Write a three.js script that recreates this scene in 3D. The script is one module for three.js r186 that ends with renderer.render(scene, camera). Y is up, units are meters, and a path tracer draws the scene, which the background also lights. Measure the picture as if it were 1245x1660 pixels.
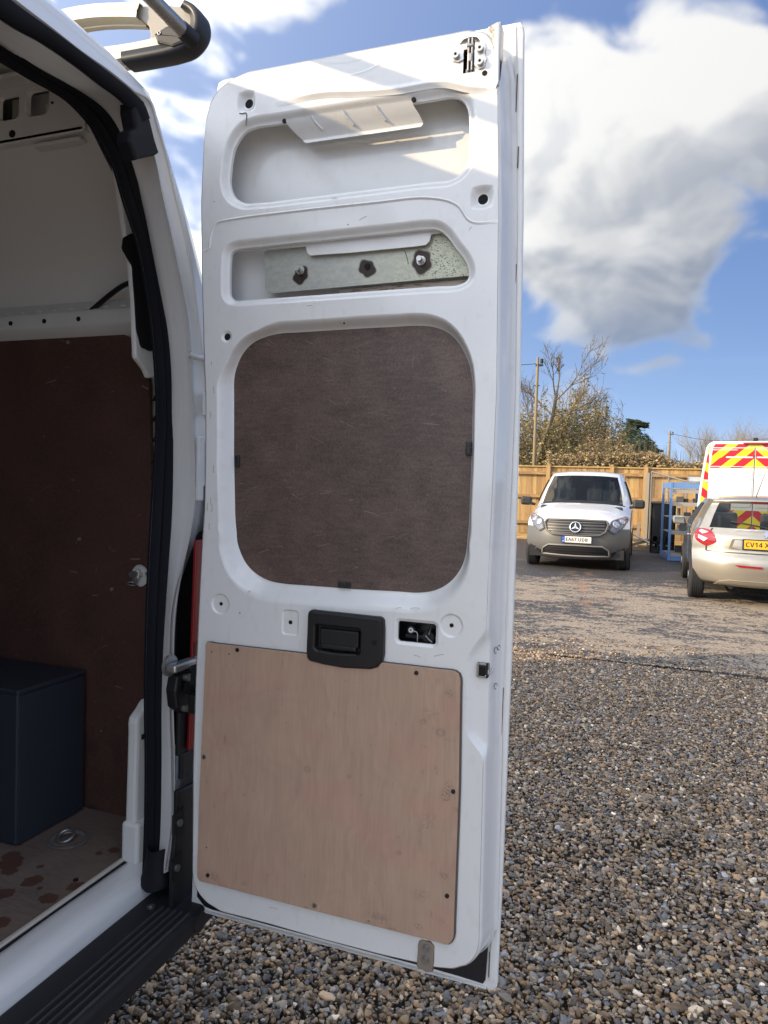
import * as THREE from 'three';
import { RoundedBoxGeometry } from 'three/addons/geometries/RoundedBoxGeometry.js';
import { mergeGeometries, mergeVertices } from 'three/addons/utils/BufferGeometryUtils.js';
import { ImprovedNoise } from 'three/addons/math/ImprovedNoise.js';

// ---------------------------------------------------------------- camera, sky, sun, exposure
const scene = new THREE.Scene();
const D2R = Math.PI / 180;
const camera = new THREE.PerspectiveCamera(71.64, 768 / 1024, 0.05, 3000);
camera.rotation.order = 'YXZ';
camera.position.set(0.90, 1.42, 1.30);
camera.rotation.set(-2.0 * D2R, 19.9 * D2R, 1.75 * D2R);

const renderer = new THREE.WebGLRenderer({ antialias: true });
renderer.toneMapping = THREE.LinearToneMapping;
renderer.toneMappingExposure = 1.76;
renderer.shadowMap.enabled = true;

const SUN = new THREE.Vector3(-2.12, 1.0, 1.40).normalize();
const sun = new THREE.DirectionalLight(new THREE.Color().setRGB(1.0, 0.76, 0.46), 2.75);
sun.position.copy(SUN).multiplyScalar(60); sun.castShadow = true;
sun.shadow.camera.left = -30; sun.shadow.camera.right = 30; sun.shadow.camera.top = 30; sun.shadow.camera.bottom = -30; sun.shadow.camera.far = 160;
sun.shadow.mapSize.set(4096, 4096);
scene.add(sun);

function rng(seed) { let a = seed >>> 0; return () => { a = (a + 0x6D2B79F5) | 0; let t = Math.imul(a ^ (a >>> 15), 1 | a); t = (t + Math.imul(t ^ (t >>> 7), 61 | t)) ^ t; return ((t ^ (t >>> 14)) >>> 0) / 4294967296; }; }
const NZ = new ImprovedNoise();
const fbm = (x, y, z, o = 4) => { let s = 0, a = 0.5, f = 1; for (let i = 0; i < o; i++) { s += a * NZ.noise(x * f + i * 7.3, y * f + 3.1 * i, z * f - 1.7 * i); a *= 0.5; f *= 2.03; } return s; };
const sst = (a, b, x) => { const t = Math.min(1, Math.max(0, (x - a) / (b - a))); return t * t * (3 - 2 * t); };
const lerp = (a, b, t) => a + (b - a) * t;

// air and clouds: azimuth in degrees right of -Z, elevation in degrees
const BLOBS = [[6.5, 25, 4, 4.5, .30], [8.5, 20.5, 2.6, 2.6, .18], [-7, 24, 9, 6, .55], [-2, 28, 6, 4.5, .40], [4, 26, 5, 5, .42], [-6, 17, 6.5, 4.2, .35], [0, 18.5, 5, 4, .29], [4, 20, 4, 3.5, .25], [3.8, 11.6, 2.6, 1.1, .40],
  [-18, 24, 9, 5, .45], [-36, 25, 4.0, 1.6, .27], [-35.6, 21.5, 3.5, 2.2, .40], [-33, 32.5, 6, 2.2, .18], [-31, 17, 9, 4, .35],
  [7.5, 14, 2.8, 3.2, -.45], [-27, 31, 6, 3, -.34], [3, 7, 14, 3.2, -.38], [-38, 28.6, 3, 1.4, -.2], [9, 30.5, 2, 2, -.3], [1, 35, 12, 1.6, -.25], [0.2, 7.6, 2.0, .35, .13]];
function cloudDensity(A, el, x, y, z) {
  let b = 0;
  for (const [a0, e0, sa, se, amp] of BLOBS) { let da = A - a0; if (da > 180) da -= 360; if (da < -180) da += 360; const q = (da / sa) ** 2 + ((el - e0) / se) ** 2; if (q < 12) b += amp * Math.exp(-q * 0.6); }
  const wx = 0.05 * NZ.noise(x * 9, y * 11, z * 9), wy = 0.05 * NZ.noise(x * 9 + 40, y * 11, z * 9);
  return b * 0.78 + 1.34 * fbm((x + wx) * 5.6, (y + wy) * 9.5, z * 5.6, 8) + 0.10 * fbm(x * 1.7 + 9, y * 2.5, z * 1.7, 2) + 0.17 * sst(22, 50, Math.abs(A)) * sst(13, 26, el) - 0.13 - 0.06 * sst(14, 5, el);
}
function skyTexture(W, H) {
  const px = new Float32Array(W * H * 4);
  for (let j = 0; j < H; j++) for (let i = 0; i < W; i++) {
    const el = ((j + 0.5) / H - 0.5) * Math.PI, th = ((i + 0.5) / W - 0.5) * 2 * Math.PI;
    const cy = Math.cos(el), x = cy * Math.cos(th), z = cy * Math.sin(th), y = Math.sin(el), k = (j * W + i) * 4;
    const E = el / D2R, A = Math.atan2(x, -z) / D2R;
    const t = Math.max(0, y);
    const h = Math.exp(-t * 4.2), hh = Math.exp(-t * 14);
    let r = lerp(0.043, 0.125, h) + 0.16 * hh, g = lerp(0.098, 0.228, h) + 0.13 * hh, b = lerp(0.262, 0.415, h) + 0.06 * hh;
    const h6 = Math.exp(-t * 6); r += 0.12 * h6; g += 0.17 * h6; b += 0.22 * h6;
    const cs = x * SUN.x + y * SUN.y + z * SUN.z, ang = Math.acos(Math.min(1, Math.max(-1, cs))) / D2R;
    const glow = 0.86 * Math.exp(-((ang / 62) ** 2)) + 1.5 * Math.exp(-ang / 14);  // broad glow around the sun, raised to add fill on the shaded door
    r += glow * 0.93; g += glow * 0.97; b += glow;
    if (E > -3) {
      const e0 = Math.max(E, 0);
      const d = cloudDensity(A, e0, x, y, z);
      const c = Math.pow(sst(-0.03, 0.30, d), 0.95) * sst(-1, 5, E);
      if (c > 0) {
        // light comes through from the sun's side: thick cloud on the way makes it grey
        const q = 0.13, sx = x + SUN.x * q, sy = y + (SUN.y + 0.25) * q, sz = z + SUN.z * q, l = Math.hypot(sx, sy, sz);
        const A2 = Math.atan2(sx, -sz) / D2R, E2 = Math.asin(sy / l) / D2R;
        const d2 = cloudDensity(A2, Math.max(E2, 0), sx / l, sy / l, sz / l);
        const thick = sst(0.02, 0.62, d2), fw = 1.5 * Math.exp(-((ang / 60) ** 2)) * (1 - thick * 0.5);
        const q3 = 0.022, ux = x + SUN.x * q3, uy = y + 0.8 * q3, uz = z + SUN.z * q3, l3 = Math.hypot(ux, uy, uz), d3 = cloudDensity(Math.atan2(ux, -uz) / D2R, Math.max(Math.asin(uy / l3) / D2R, 0), ux / l3, uy / l3, uz / l3);
        const relief = Math.max(-0.35, Math.min(0.45, (d3 - d) * 1.9)), under = sst(26, 12, e0 - 0.45 * (A + 2)) * sst(70, 25, Math.abs(A));
        const lit = Math.max(0, Math.min(1.05, 1.0 - 0.26 * thick - 0.5 * relief - 0.40 * under * sst(0.05, 0.3, d)));
        const low = sst(16, 9, e0) * sst(40, 14, Math.abs(A));
        const L = lit * (1 - 0.4 * low);
        const bright = 1 + 0.9 * sst(25, 45, Math.abs(A)); const cr = lerp(0.115, 0.46, L) * bright + fw * 0.95, cg = lerp(0.145, 0.46, L) * bright + fw * 0.97, cb = lerp(0.205, 0.455, L) * bright + fw;  // clouds outside the view are brightened to add fill light
        const al = c * lerp(1, 0.75, low);
        r = lerp(r, cr, al); g = lerp(g, cg, al); b = lerp(b, cb, al);
      }
    }
    if (E < 0) { const k2 = sst(0, -6, E); r = lerp(r, 0.16, k2); g = lerp(g, 0.145, k2); b = lerp(b, 0.12, k2); }
    px[k] = r; px[k + 1] = g; px[k + 2] = b; px[k + 3] = 1;
  }
  const tx = new THREE.DataTexture(px, W, H, THREE.RGBAFormat, THREE.FloatType);
  tx.mapping = THREE.EquirectangularReflectionMapping; tx.magFilter = tx.minFilter = THREE.LinearFilter; tx.needsUpdate = true;
  return tx;
}
scene.background = skyTexture(2048, 1024);
scene.environment = scene.background;

// ---------------------------------------------------------------- helpers
const taken = {};
function numbered(n) { const k = taken[n] = (taken[n] ?? -1) + 1; return k ? n + '_' + String(k).padStart(3, '0') : n; }
function thing(name, label, category, pos = [0, 0, 0], turn = 0, group) {
  const o = new THREE.Group(); o.name = numbered(name); o.position.set(...pos); o.rotation.y = turn; scene.add(o);
  o.userData = { label, category }; if (group) o.userData.group = group; return o;
}
function part(name, geo, mat, parent, label) {
  if (Array.isArray(geo)) geo = merge(geo);
  const m = new THREE.Mesh(geo, mat); m.name = name; m.castShadow = m.receiveShadow = true; parent.add(m);
  if (label) m.userData.label = label; return m;
}
function tag(m, label, category, group) { m.name = numbered(m.name); m.userData.label = label; m.userData.category = category; if (group) m.userData.group = group; return m; }
function struct(name, geo, mat) { const m = part(name, geo, mat, scene); m.userData.kind = 'structure'; return m; }
function merge(list) {
  const l = list.map(g => { let q = g.index ? g.toNonIndexed() : g.clone(); for (const k of Object.keys(q.attributes)) if (!['position', 'normal', 'uv'].includes(k)) q.deleteAttribute(k);
    if (!q.attributes.uv) q.setAttribute('uv', new THREE.BufferAttribute(new Float32Array(q.attributes.position.count * 2), 2)); if (!q.attributes.normal) q.computeVertexNormals(); return q; });
  return mergeGeometries(l);
}
const V3 = (x, y, z) => new THREE.Vector3(x, y, z);
function box(w, h, d, x = 0, y = 0, z = 0, r = 0, seg = 2) { const g = r ? new RoundedBoxGeometry(w, h, d, seg, r) : new THREE.BoxGeometry(w, h, d); g.translate(x, y, z); return g; }
function span(x0, x1, y0, y1, z0, z1, r = 0) { return box(Math.abs(x1 - x0), Math.abs(y1 - y0), Math.abs(z1 - z0), (x0 + x1) / 2, (y0 + y1) / 2, (z0 + z1) / 2, r); }
function cylBetween(a, b, r0, r1 = r0, seg = 10) {
  const A = V3(...a), B = V3(...b), d = B.clone().sub(A), g = new THREE.CylinderGeometry(r1, r0, d.length(), seg, 1);
  g.applyQuaternion(new THREE.Quaternion().setFromUnitVectors(V3(0, 1, 0), d.clone().normalize())); const m = A.add(B).multiplyScalar(0.5); g.translate(m.x, m.y, m.z); return g;
}
function disc(r, h, x, y, z, axis = 'z', seg = 20) { const g = new THREE.CylinderGeometry(r, r, h, seg); if (axis === 'z') g.rotateX(Math.PI / 2); if (axis === 'x') g.rotateZ(Math.PI / 2); g.translate(x, y, z); return g; }
function tube(pts, r, seg = 40, rs = 8, closed = false) { return new THREE.TubeGeometry(new THREE.CatmullRomCurve3(pts.map(p => V3(...p)), closed, 'centripetal'), seg, r, rs, closed); }
function planarUV(g, a = 'x', b = 'y', s = 1) {
  const p = g.attributes.position, ix = 'xyz'.indexOf(a), iy = 'xyz'.indexOf(b), uv = new Float32Array(p.count * 2);
  for (let i = 0; i < p.count; i++) { uv[2 * i] = p.array[3 * i + ix] * s; uv[2 * i + 1] = p.array[3 * i + iy] * s; }
  g.setAttribute('uv', new THREE.BufferAttribute(uv, 2)); return g;
}
// closed outline -> n evenly spaced, softly rounded points (counter-clockwise)
function smoothPoly(pts, n = 160, maxSeg = 0.05) {
  let P = pts.map(p => p.slice());
  let ar = 0; for (let i = 0; i < P.length; i++) { const a = P[i], b = P[(i + 1) % P.length]; ar += a[0] * b[1] - a[1] * b[0]; } if (ar < 0) P.reverse();
  const Q = []; for (let i = 0; i < P.length; i++) { const a = P[i], b = P[(i + 1) % P.length], L = Math.hypot(b[0] - a[0], b[1] - a[1]), k = Math.max(1, Math.ceil(L / maxSeg)); for (let j = 0; j < k; j++) Q.push([lerp(a[0], b[0], j / k), lerp(a[1], b[1], j / k)]); }
  const c = new THREE.CatmullRomCurve3(Q.map(p => V3(p[0], p[1], 0)), true, 'centripetal'); c.arcLengthDivisions = 1200;
  return c.getSpacedPoints(n).slice(0, n).map(v => [v.x, v.y]);
}
function circlePts(x, y, r, n = 40) { return Array.from({ length: n }, (_, i) => [x + r * Math.cos(i / n * 2 * Math.PI), y + r * Math.sin(i / n * 2 * Math.PI)]); }
function roundRect(x0, x1, y0, y1, r, n = 8) {
  const o = []; for (const [cx, cy, a0] of [[x1 - r, y0 + r, -90], [x1 - r, y1 - r, 0], [x0 + r, y1 - r, 90], [x0 + r, y0 + r, 180]]) for (let i = 0; i <= n; i++) { const a = (a0 + 90 * i / n) * D2R; o.push([cx + r * Math.cos(a), cy + r * Math.sin(a)]); } return o;
}
function polyNormals(P) { const n = P.length; return P.map((p, i) => { const a = P[(i + n - 1) % n], b = P[(i + 1) % n], dx = b[0] - a[0], dy = b[1] - a[1], l = Math.hypot(dx, dy) || 1; return [dy / l, -dx / l]; }); }
function offsetPoly(P, d) { const N = polyNormals(P); return P.map((p, i) => { const k = typeof d === 'function' ? d(N[i], p) : d; return [p[0] + N[i][0] * k, p[1] + N[i][1] * k]; }); }
function flat(outer, holes = [], z = 0) { const s = new THREE.Shape(outer.map(p => new THREE.Vector2(...p))); for (const h of holes) s.holes.push(new THREE.Path(h.map(p => new THREE.Vector2(...p)))); const g = new THREE.ShapeGeometry(s); g.translate(0, 0, z); return g; }
function slab(outer, z0, z1, holes = [], bevel = 0) {
  const s = new THREE.Shape(outer.map(p => new THREE.Vector2(...p))); for (const h of holes) s.holes.push(new THREE.Path(h.map(p => new THREE.Vector2(...p))));
  const g = new THREE.ExtrudeGeometry(s, { depth: z1 - z0 - 2 * bevel, bevelEnabled: bevel > 0, bevelSize: bevel, bevelThickness: bevel, bevelOffset: -bevel, bevelSegments: 2, curveSegments: 8 }); g.translate(0, 0, z0 + bevel); return g;
}
// strips between rings of equal length, smooth normals
function loft(rings, closed = true) {
  const n = rings[0].length, pos = [], idx = [], uv = [];
  rings.forEach((R, j) => R.forEach((p, i) => { pos.push(...p); uv.push(i / n, j / rings.length); }));
  const m = closed ? n : n - 1;
  for (let j = 0; j + 1 < rings.length; j++) for (let i = 0; i < m; i++) { const a = j * n + i, b = j * n + (i + 1) % n, c = a + n, d = b + n; idx.push(a, b, d, a, d, c); }
  const g = new THREE.BufferGeometry(); g.setAttribute('position', new THREE.Float32BufferAttribute(pos, 3)); g.setAttribute('uv', new THREE.Float32BufferAttribute(uv, 2)); g.setIndex(idx); g.computeVertexNormals(); return g;
}
const ring = (P, z) => P.map(p => [p[0], p[1], z]);
// soft pressing from outline+out at z0 to the outline at z1
function pressing(P, out, z0, z1, steps = 7) { const R = []; for (let k = 0; k <= steps; k++) { const t = k / steps, s = t * t * (3 - 2 * t); R.push(ring(offsetPoly(P, (n, p) => (typeof out === 'function' ? out(n, p) : out) * (1 - t)), lerp(z0, z1, s))); } return loft(R); }

function dataTex(W, H, fn, rep = true, srgb = true) {
  const px = new Uint8Array(W * H * 4), enc = v => { v = Math.min(1, Math.max(0, v)); return 255 * (srgb ? (v <= 0.0031308 ? v * 12.92 : 1.055 * Math.pow(v, 1 / 2.4) - 0.055) : v); };
  for (let j = 0; j < H; j++) for (let i = 0; i < W; i++) { const c = fn(i / W, j / H, i, j), k = (j * W + i) * 4; px[k] = enc(c[0]); px[k + 1] = enc(c[1]); px[k + 2] = enc(c[2]); px[k + 3] = 255 * (c[3] ?? 1); }
  const t = new THREE.DataTexture(px, W, H, THREE.RGBAFormat); t.magFilter = THREE.LinearFilter; t.minFilter = THREE.LinearMipmapLinearFilter; t.generateMipmaps = true; if (rep) t.wrapS = t.wrapT = THREE.RepeatWrapping; if (srgb) t.colorSpace = THREE.SRGBColorSpace; t.needsUpdate = true; return t;
}
const col = (r, g, b) => new THREE.Color().setRGB(r, g, b);
const std = (r, g, b, rough = 0.6, metal = 0, extra = {}) => new THREE.MeshStandardMaterial({ color: col(r, g, b), roughness: rough, metalness: metal, side: THREE.DoubleSide, ...extra });
const phys = (r, g, b, rough, metal, extra = {}) => new THREE.MeshPhysicalMaterial({ color: col(r, g, b), roughness: rough, metalness: metal, side: THREE.DoubleSide, ...extra });

// tileable value noise for textures
function tileNoise(seed, n) { const R = rng(seed), g = Float32Array.from({ length: n * n }, () => R()); return (u, v, f = 1) => { const x = u * n * f, y = v * n * f, xi = Math.floor(x), yi = Math.floor(y), a = x - xi, b = y - yi, s = a * a * (3 - 2 * a), t = b * b * (3 - 2 * b), at = (i, j) => g[(((j % n) + n) % n) * n + (((i % n) + n) % n)]; return lerp(lerp(at(xi, yi), at(xi + 1, yi), s), lerp(at(xi, yi + 1), at(xi + 1, yi + 1), s), t); }; }
const n8 = tileNoise(11, 8), n16 = tileNoise(12, 16), n64 = tileNoise(13, 64), n256 = tileNoise(14, 256);

// ---------------------------------------------------------------- materials
function scratchField(seed, count, W, H, len, wid) { // fine light lines and nicks in panel coordinates
  const f = new Float32Array(W * H), R = rng(seed);
  for (let k = 0; k < count; k++) { let x = R() * W, y = R() * H, a = (R() - 0.5) * 1.1 + (R() < 0.2 ? 1.4 : 0), L = len * (0.1 + R() * R()), s = 0.25 + 0.75 * R() * R(), w = wid * R(); for (let i = 0; i < L; i++) { a += (R() - 0.5) * 0.03; x += Math.cos(a); y += Math.sin(a); for (let q = 0; q <= w; q++) { const ix = (x | 0), iy = (y + q) | 0; if (ix >= 0 && iy >= 0 && ix < W && iy < H) f[iy * W + ix] = Math.max(f[iy * W + ix], s * (0.5 + 0.5 * R())); } } }
  return f;
}
const paintTex = dataTex(1024, 1024, (u, v) => { const a = n16(u, v), b = n64(u, v), c = n256(u, v); let k = 0.985 + 0.02 * (a - 0.5) + 0.012 * (b - 0.5); const sp = c > 0.972 && b > 0.55 ? 0.82 : 1; const d = sst(0.72, 0.9, n64(u + 0.3, v * 0.5, 1)) * 0.03; return [0.80 * k * sp - d * 0.8, 0.80 * k * sp - d, 0.785 * k * sp - d * 1.3]; });
const paintBump = dataTex(512, 512, (u, v) => { const k = 0.6 * n8(u, v) + 0.3 * n16(u, v) + 0.03 * n256(u, v); return [k, k, k]; }, true, false);
const M = {};
M.paint = phys(1, 1, 1, 0.34, 0, { map: paintTex, bumpMap: paintBump, bumpScale: 0.0014, clearcoat: 0.9, clearcoatRoughness: 0.09 });
M.bodyPaint = phys(0.80, 0.80, 0.785, 0.36, 0, { clearcoat: 0.6, clearcoatRoughness: 0.1 });
M.inner = std(0.76, 0.755, 0.72, 0.45, 0);
M.innerDull = std(0.72, 0.71, 0.68, 0.55, 0);
M.rubber = phys(0.0075, 0.008, 0.012, 0.7, 0, { specularIntensity: 0.4 });
M.rubber2 = phys(0.009, 0.0095, 0.013, 0.6, 0, { specularIntensity: 0.5 });
M.blackPlastic = std(0.009, 0.009, 0.010, 0.5);
M.stepPlastic = phys(0.019, 0.0195, 0.023, 0.55, 0, { specularIntensity: 0.6, bumpMap: paintBump, bumpScale: 0.001 });
M.blackPaint = phys(0.012, 0.013, 0.017, 0.35, 0, { clearcoat: 0.3 });
M.hole = std(0.006, 0.006, 0.008, 0.9);
M.zinc = std(0.55, 0.54, 0.52, 0.38, 0.85);
M.steel = std(0.36, 0.35, 0.34, 0.42, 0.9);
M.dirtyZinc = std(0.42, 0.36, 0.3, 0.55, 0.7, { map: dataTex(128, 128, (u, v) => { const a = n16(u, v), b = n64(u, v); const r = sst(0.5, 0.75, a * 0.6 + b * 0.4); return [lerp(0.9, 0.32, r), lerp(0.9, 0.22, r), lerp(0.9, 0.15, r)]; }) });
M.sealant = std(0.70, 0.70, 0.68, 0.6);
M.crack = std(0.06, 0.05, 0.045, 0.9);
M.redLens = phys(0.20, 0.003, 0.005, 0.3, 0, { clearcoat: 0.2, clearcoatRoughness: 0.1 });
M.chrome = std(0.85, 0.85, 0.86, 0.12, 1);

// lining boards: colour texture laid over each board once (metres / size)
function plyMat(W, H, fn, rough, extra = {}) { return phys(1, 1, 1, rough, 0, { map: dataTex(W, H, fn, false), ...extra }); }
{
  const W = 1024, H = 1024, sc = scratchField(5, 150, W, H, 70, 2.6), fine = scratchField(6, 1300, W, H, 30, 1.2);
  M.brownBoard = plyMat(W, H, (u, v, i, j) => { const a = n16(u, v), b = n64(u * 0.5, v * 2), c = n256(u, v), g = n64(u * 0.25, v * 3); const wv = 0.5 + 0.5 * Math.sin((v * 26 + 2.2 * n16(u, v) + 1.2 * n8(u, v)) * 6.28); let k = 0.82 + 0.28 * (a - 0.5) + 0.2 * (b - 0.5) + 0.45 * (c - 0.5) + 0.09 * (g - 0.5) + 0.06 * (wv - 0.5); const s = Math.min(1, sc[j * W + i] * 0.85 + fine[j * W + i] * 0.28); const pat = sst(0.62, 0.95, n8(u + 0.2, v + 0.6)) * 0.25; return [lerp(0.130 * k * (1 + pat), 0.46, s * 0.8), lerp(0.086 * k * (1 + pat), 0.37, s * 0.8), lerp(0.069 * k * (1 + pat), 0.32, s * 0.8)]; }, 0.5, { clearcoat: 0.15, clearcoatRoughness: 0.4 });
  const sc2 = scratchField(15, 130, W, H, 30, 2.6), fine2 = scratchField(16, 700, W, H, 22, 0);
  M.darkBoard = plyMat(W, H, (u, v, i, j) => { const a = n16(u, v), c = n256(u, v); const k = 0.85 + 0.3 * (a - 0.5) + 0.25 * (c - 0.5); const s = Math.min(1, sc2[j * W + i] * 0.8 + fine2[j * W + i] * 0.2); const mud = sst(0.55, 0.8, n16(u * 2, v * 2)) * sst(0.22, 0.0, v); return [lerp(0.098 * k, 0.44, s) * (1 - 0.5 * mud), lerp(0.047 * k, 0.37, s) * (1 - 0.4 * mud), lerp(0.035 * k, 0.31, s) * (1 - 0.3 * mud)]; }, 0.55);
}
{
  const W = 1024, H = 1280, sc = scratchField(25, 60, W, H, 30, 1), R = rng(77), knots = [[0.45, 0.55, 0.010], [0.61, 0.55, 0.006], [0.87, 0.80, 0.008], [0.80, 0.30, 0.006], [0.2, 0.4, 0.005], [0.93, 0.77, 0.012]];
  M.paleBoard = plyMat(W, H, (u, v, i, j) => {
    const warp = 0.10 * n8(u, v * 0.5) + 0.05 * n16(u, v); const g1 = n64(u * 1.2 + warp, v * 0.06), g2 = n256(u * 1.0, v * 0.05), fl = 0.5 + 0.5 * Math.sin((u * 9 + 6 * n8(u * 0.7 + 0.1, v * 0.55) + 1.2 * n16(u, v * 0.3)) * 6.28);
    let k = 0.93 + 0.08 * (g1 - 0.5) + 0.085 * (g2 - 0.5) + 0.025 * (fl - 0.5) + 0.07 * (n8(u, v) - 0.5) + 0.05 * (n16(u * 1.3, v * 0.7) - 0.5);
    for (const [x, y, r] of knots) { const d = Math.hypot(u - x, (v - y) * 1.1); k -= 0.16 * Math.exp(-((d - r) ** 2) / (r * r * 0.25)) + 0.06 * Math.exp(-d * d / (r * r)); }
    const dirt = sst(0.62, 0.9, n16(u * 1.5, v * 1.5)) * (sst(0.8, 1.0, u) + sst(0.14, 0.0, v) * 0.8) * sst(0.4, 0.6, n256(u, v)); k -= 0.36 * dirt; if (n256(u * 1.0 + .5, v * .12) > .94 && n64(u, v) > .45) k -= 0.16;
    const pink = sst(0.5, 0.8, n8(u + 0.4, v * 1.3)) * 0.05, s = sc[j * W + i] * 0.35;
    return [(0.50 + pink * 0.25) * k * (1 - s), 0.338 * k * (1 - pink) * (1 - s), 0.240 * k * (1 - pink * 0.6) * (1 - s)];
  }, 0.62);
}
function boardUV(g, x0, x1, y0, y1) { const p = g.attributes.position, uv = new Float32Array(p.count * 2); for (let i = 0; i < p.count; i++) { uv[2 * i] = (p.getX(i) - x0) / (x1 - x0); uv[2 * i + 1] = (p.getY(i) - y0) / (y1 - y0); } g.setAttribute('uv', new THREE.BufferAttribute(uv, 2)); return g; }

// ---------------------------------------------------------------- ground
{
  const g = new THREE.PlaneGeometry(900, 900, 1, 1); g.rotateX(-Math.PI / 2); g.translate(0, -0.10, -100);
  planarUV(g, 'x', 'z', 0.2);
  struct('field', g, std(1, 1, 1, 0.95, 0, { map: dataTex(256, 256, (u, v) => { const a = n16(u, v), b = n64(u, v), c = n256(u, v); const k = 0.7 + 0.5 * (b - 0.5) + 0.5 * (c - 0.5); return [lerp(0.07, 0.12, a) * k, lerp(0.085, 0.10, a) * k, 0.035 * k]; }) }));
}
// tarmac: dark, damp; pale dried mud lies on it in ragged streaks
const tarmacTex = dataTex(2048, 2048, (u, v) => {
  // u, v span 16 m; sheet x from -6, z from -21 to -5
  const x = -6 + 16 * u, z = -21 + 16 * v;
  const fine = NZ.noise(x * 60, z * 60, 1), f2 = NZ.noise(x * 24, z * 40, 5), grain = n256(u * 4, v * 4);
  const str = 0.42 * NZ.noise(x * 1.1 + 0.35 * z, z * 2.2, 2.2) + 0.34 * NZ.noise(x * 3.1, z * 5.0, 8.2) + 0.42 * NZ.noise(x * 9.5, z * 13, 4.4) + 0.55 * f2 + 0.42 * fine + 0.40 * NZ.noise(x * 34, z * 52, 3);
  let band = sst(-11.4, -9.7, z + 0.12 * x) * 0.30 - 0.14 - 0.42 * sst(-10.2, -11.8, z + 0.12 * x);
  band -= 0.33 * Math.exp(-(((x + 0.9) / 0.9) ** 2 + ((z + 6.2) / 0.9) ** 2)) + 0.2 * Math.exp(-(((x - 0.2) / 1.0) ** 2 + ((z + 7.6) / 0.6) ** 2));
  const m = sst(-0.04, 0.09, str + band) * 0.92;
  const tr = Math.exp(-(((x - 0.25 - 0.12 * (z + 9)) / 0.22) ** 2)) * sst(-12.6, -11, z) * sst(-6.4, -8, z) * sst(0.05, 0.3, NZ.noise(x * 5, z * 2.5, 6) + 0.25 * fine);
  const base = 0.048 + 0.022 * (grain - 0.5) + 0.012 * NZ.noise(x * 2, z * 2, 7) + (fine > 0.42 ? 0.05 : 0);
  const k = 0.85 + 0.35 * fine + 0.3 * (grain - 0.5);
  let r = lerp(base * 1.05, 0.44 * k, m), g = lerp(base, 0.35 * k, m), b = lerp(base * 1.0, 0.25 * k, m);
  r = lerp(r, 0.42, tr * 0.55); g = lerp(g, 0.22, tr * 0.55); b = lerp(b, 0.12, tr * 0.55);
  return [r, g, b];
}, true);
{
  const R = rng(31), edge = []; for (let i = 0; i <= 160; i++) { const x = -30 + i * 0.4; edge.push([x, -(5.02 - 0.06 * x * 0.6) + 0.05 * NZ.noise(x * 1.3, 2, 1) + 0.03 * (R() - 0.5)]); }
  const s = new THREE.Shape([...edge.map(p => new THREE.Vector2(p[0], -p[1])), new THREE.Vector2(34, 20.2), new THREE.Vector2(-30, 20.2)]);
  const g = new THREE.ExtrudeGeometry(s, { depth: 0.06, bevelEnabled: false }); g.rotateX(-Math.PI / 2); g.translate(0, -0.052, 0);
  const p = g.attributes.position, uv = new Float32Array(p.count * 2); for (let i = 0; i < p.count; i++) { uv[2 * i] = (p.getX(i) + 6) / 16; uv[2 * i + 1] = (p.getZ(i) + 21) / 16; } g.setAttribute('uv', new THREE.BufferAttribute(uv, 2));
  const bump = dataTex(512, 512, (u, v) => { const k = n256(u, v) * 0.6 + n64(u, v) * 0.4; return [k, k, k]; }, true, false); bump.repeat.set(8, 8);
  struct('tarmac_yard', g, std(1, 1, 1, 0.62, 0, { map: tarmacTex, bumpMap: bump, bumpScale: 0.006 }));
}
{
  const g = new THREE.PlaneGeometry(60, 5.6, 1, 1); g.rotateX(-Math.PI / 2); g.translate(0, -0.035, -2.35); planarUV(g, 'x', 'z', 1);
  struct('gravel_bed', g, std(1, 1, 1, 0.9, 0, { map: dataTex(512, 512, (u, v) => { const a = n64(u, v), b = n256(u, v), c = n256(u + 0.37, v + 0.11); const k = 0.3 + 1.3 * b * b; return [0.085 * k + 0.02 * a, 0.068 * k + 0.016 * a, 0.052 * k + 0.012 * c]; }) }));
}
{
  const g = new THREE.PlaneGeometry(60, 22, 1, 1); g.rotateX(-Math.PI / 2); g.translate(0, -0.012, 11.45); planarUV(g, 'x', 'z', 1);
  struct('gravel_yard', g, std(1, 1, 1, 0.9, 0, { map: dataTex(512, 512, (u, v) => { const a = n64(u, v), b = n256(u, v); const k = 0.6 + 0.8 * b; return [0.27 * k + 0.03 * a, 0.225 * k + 0.03 * a, 0.175 * k + 0.03 * a]; }) }));  // unseen gravel behind the view, lightened to bounce light into the van
}
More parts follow.
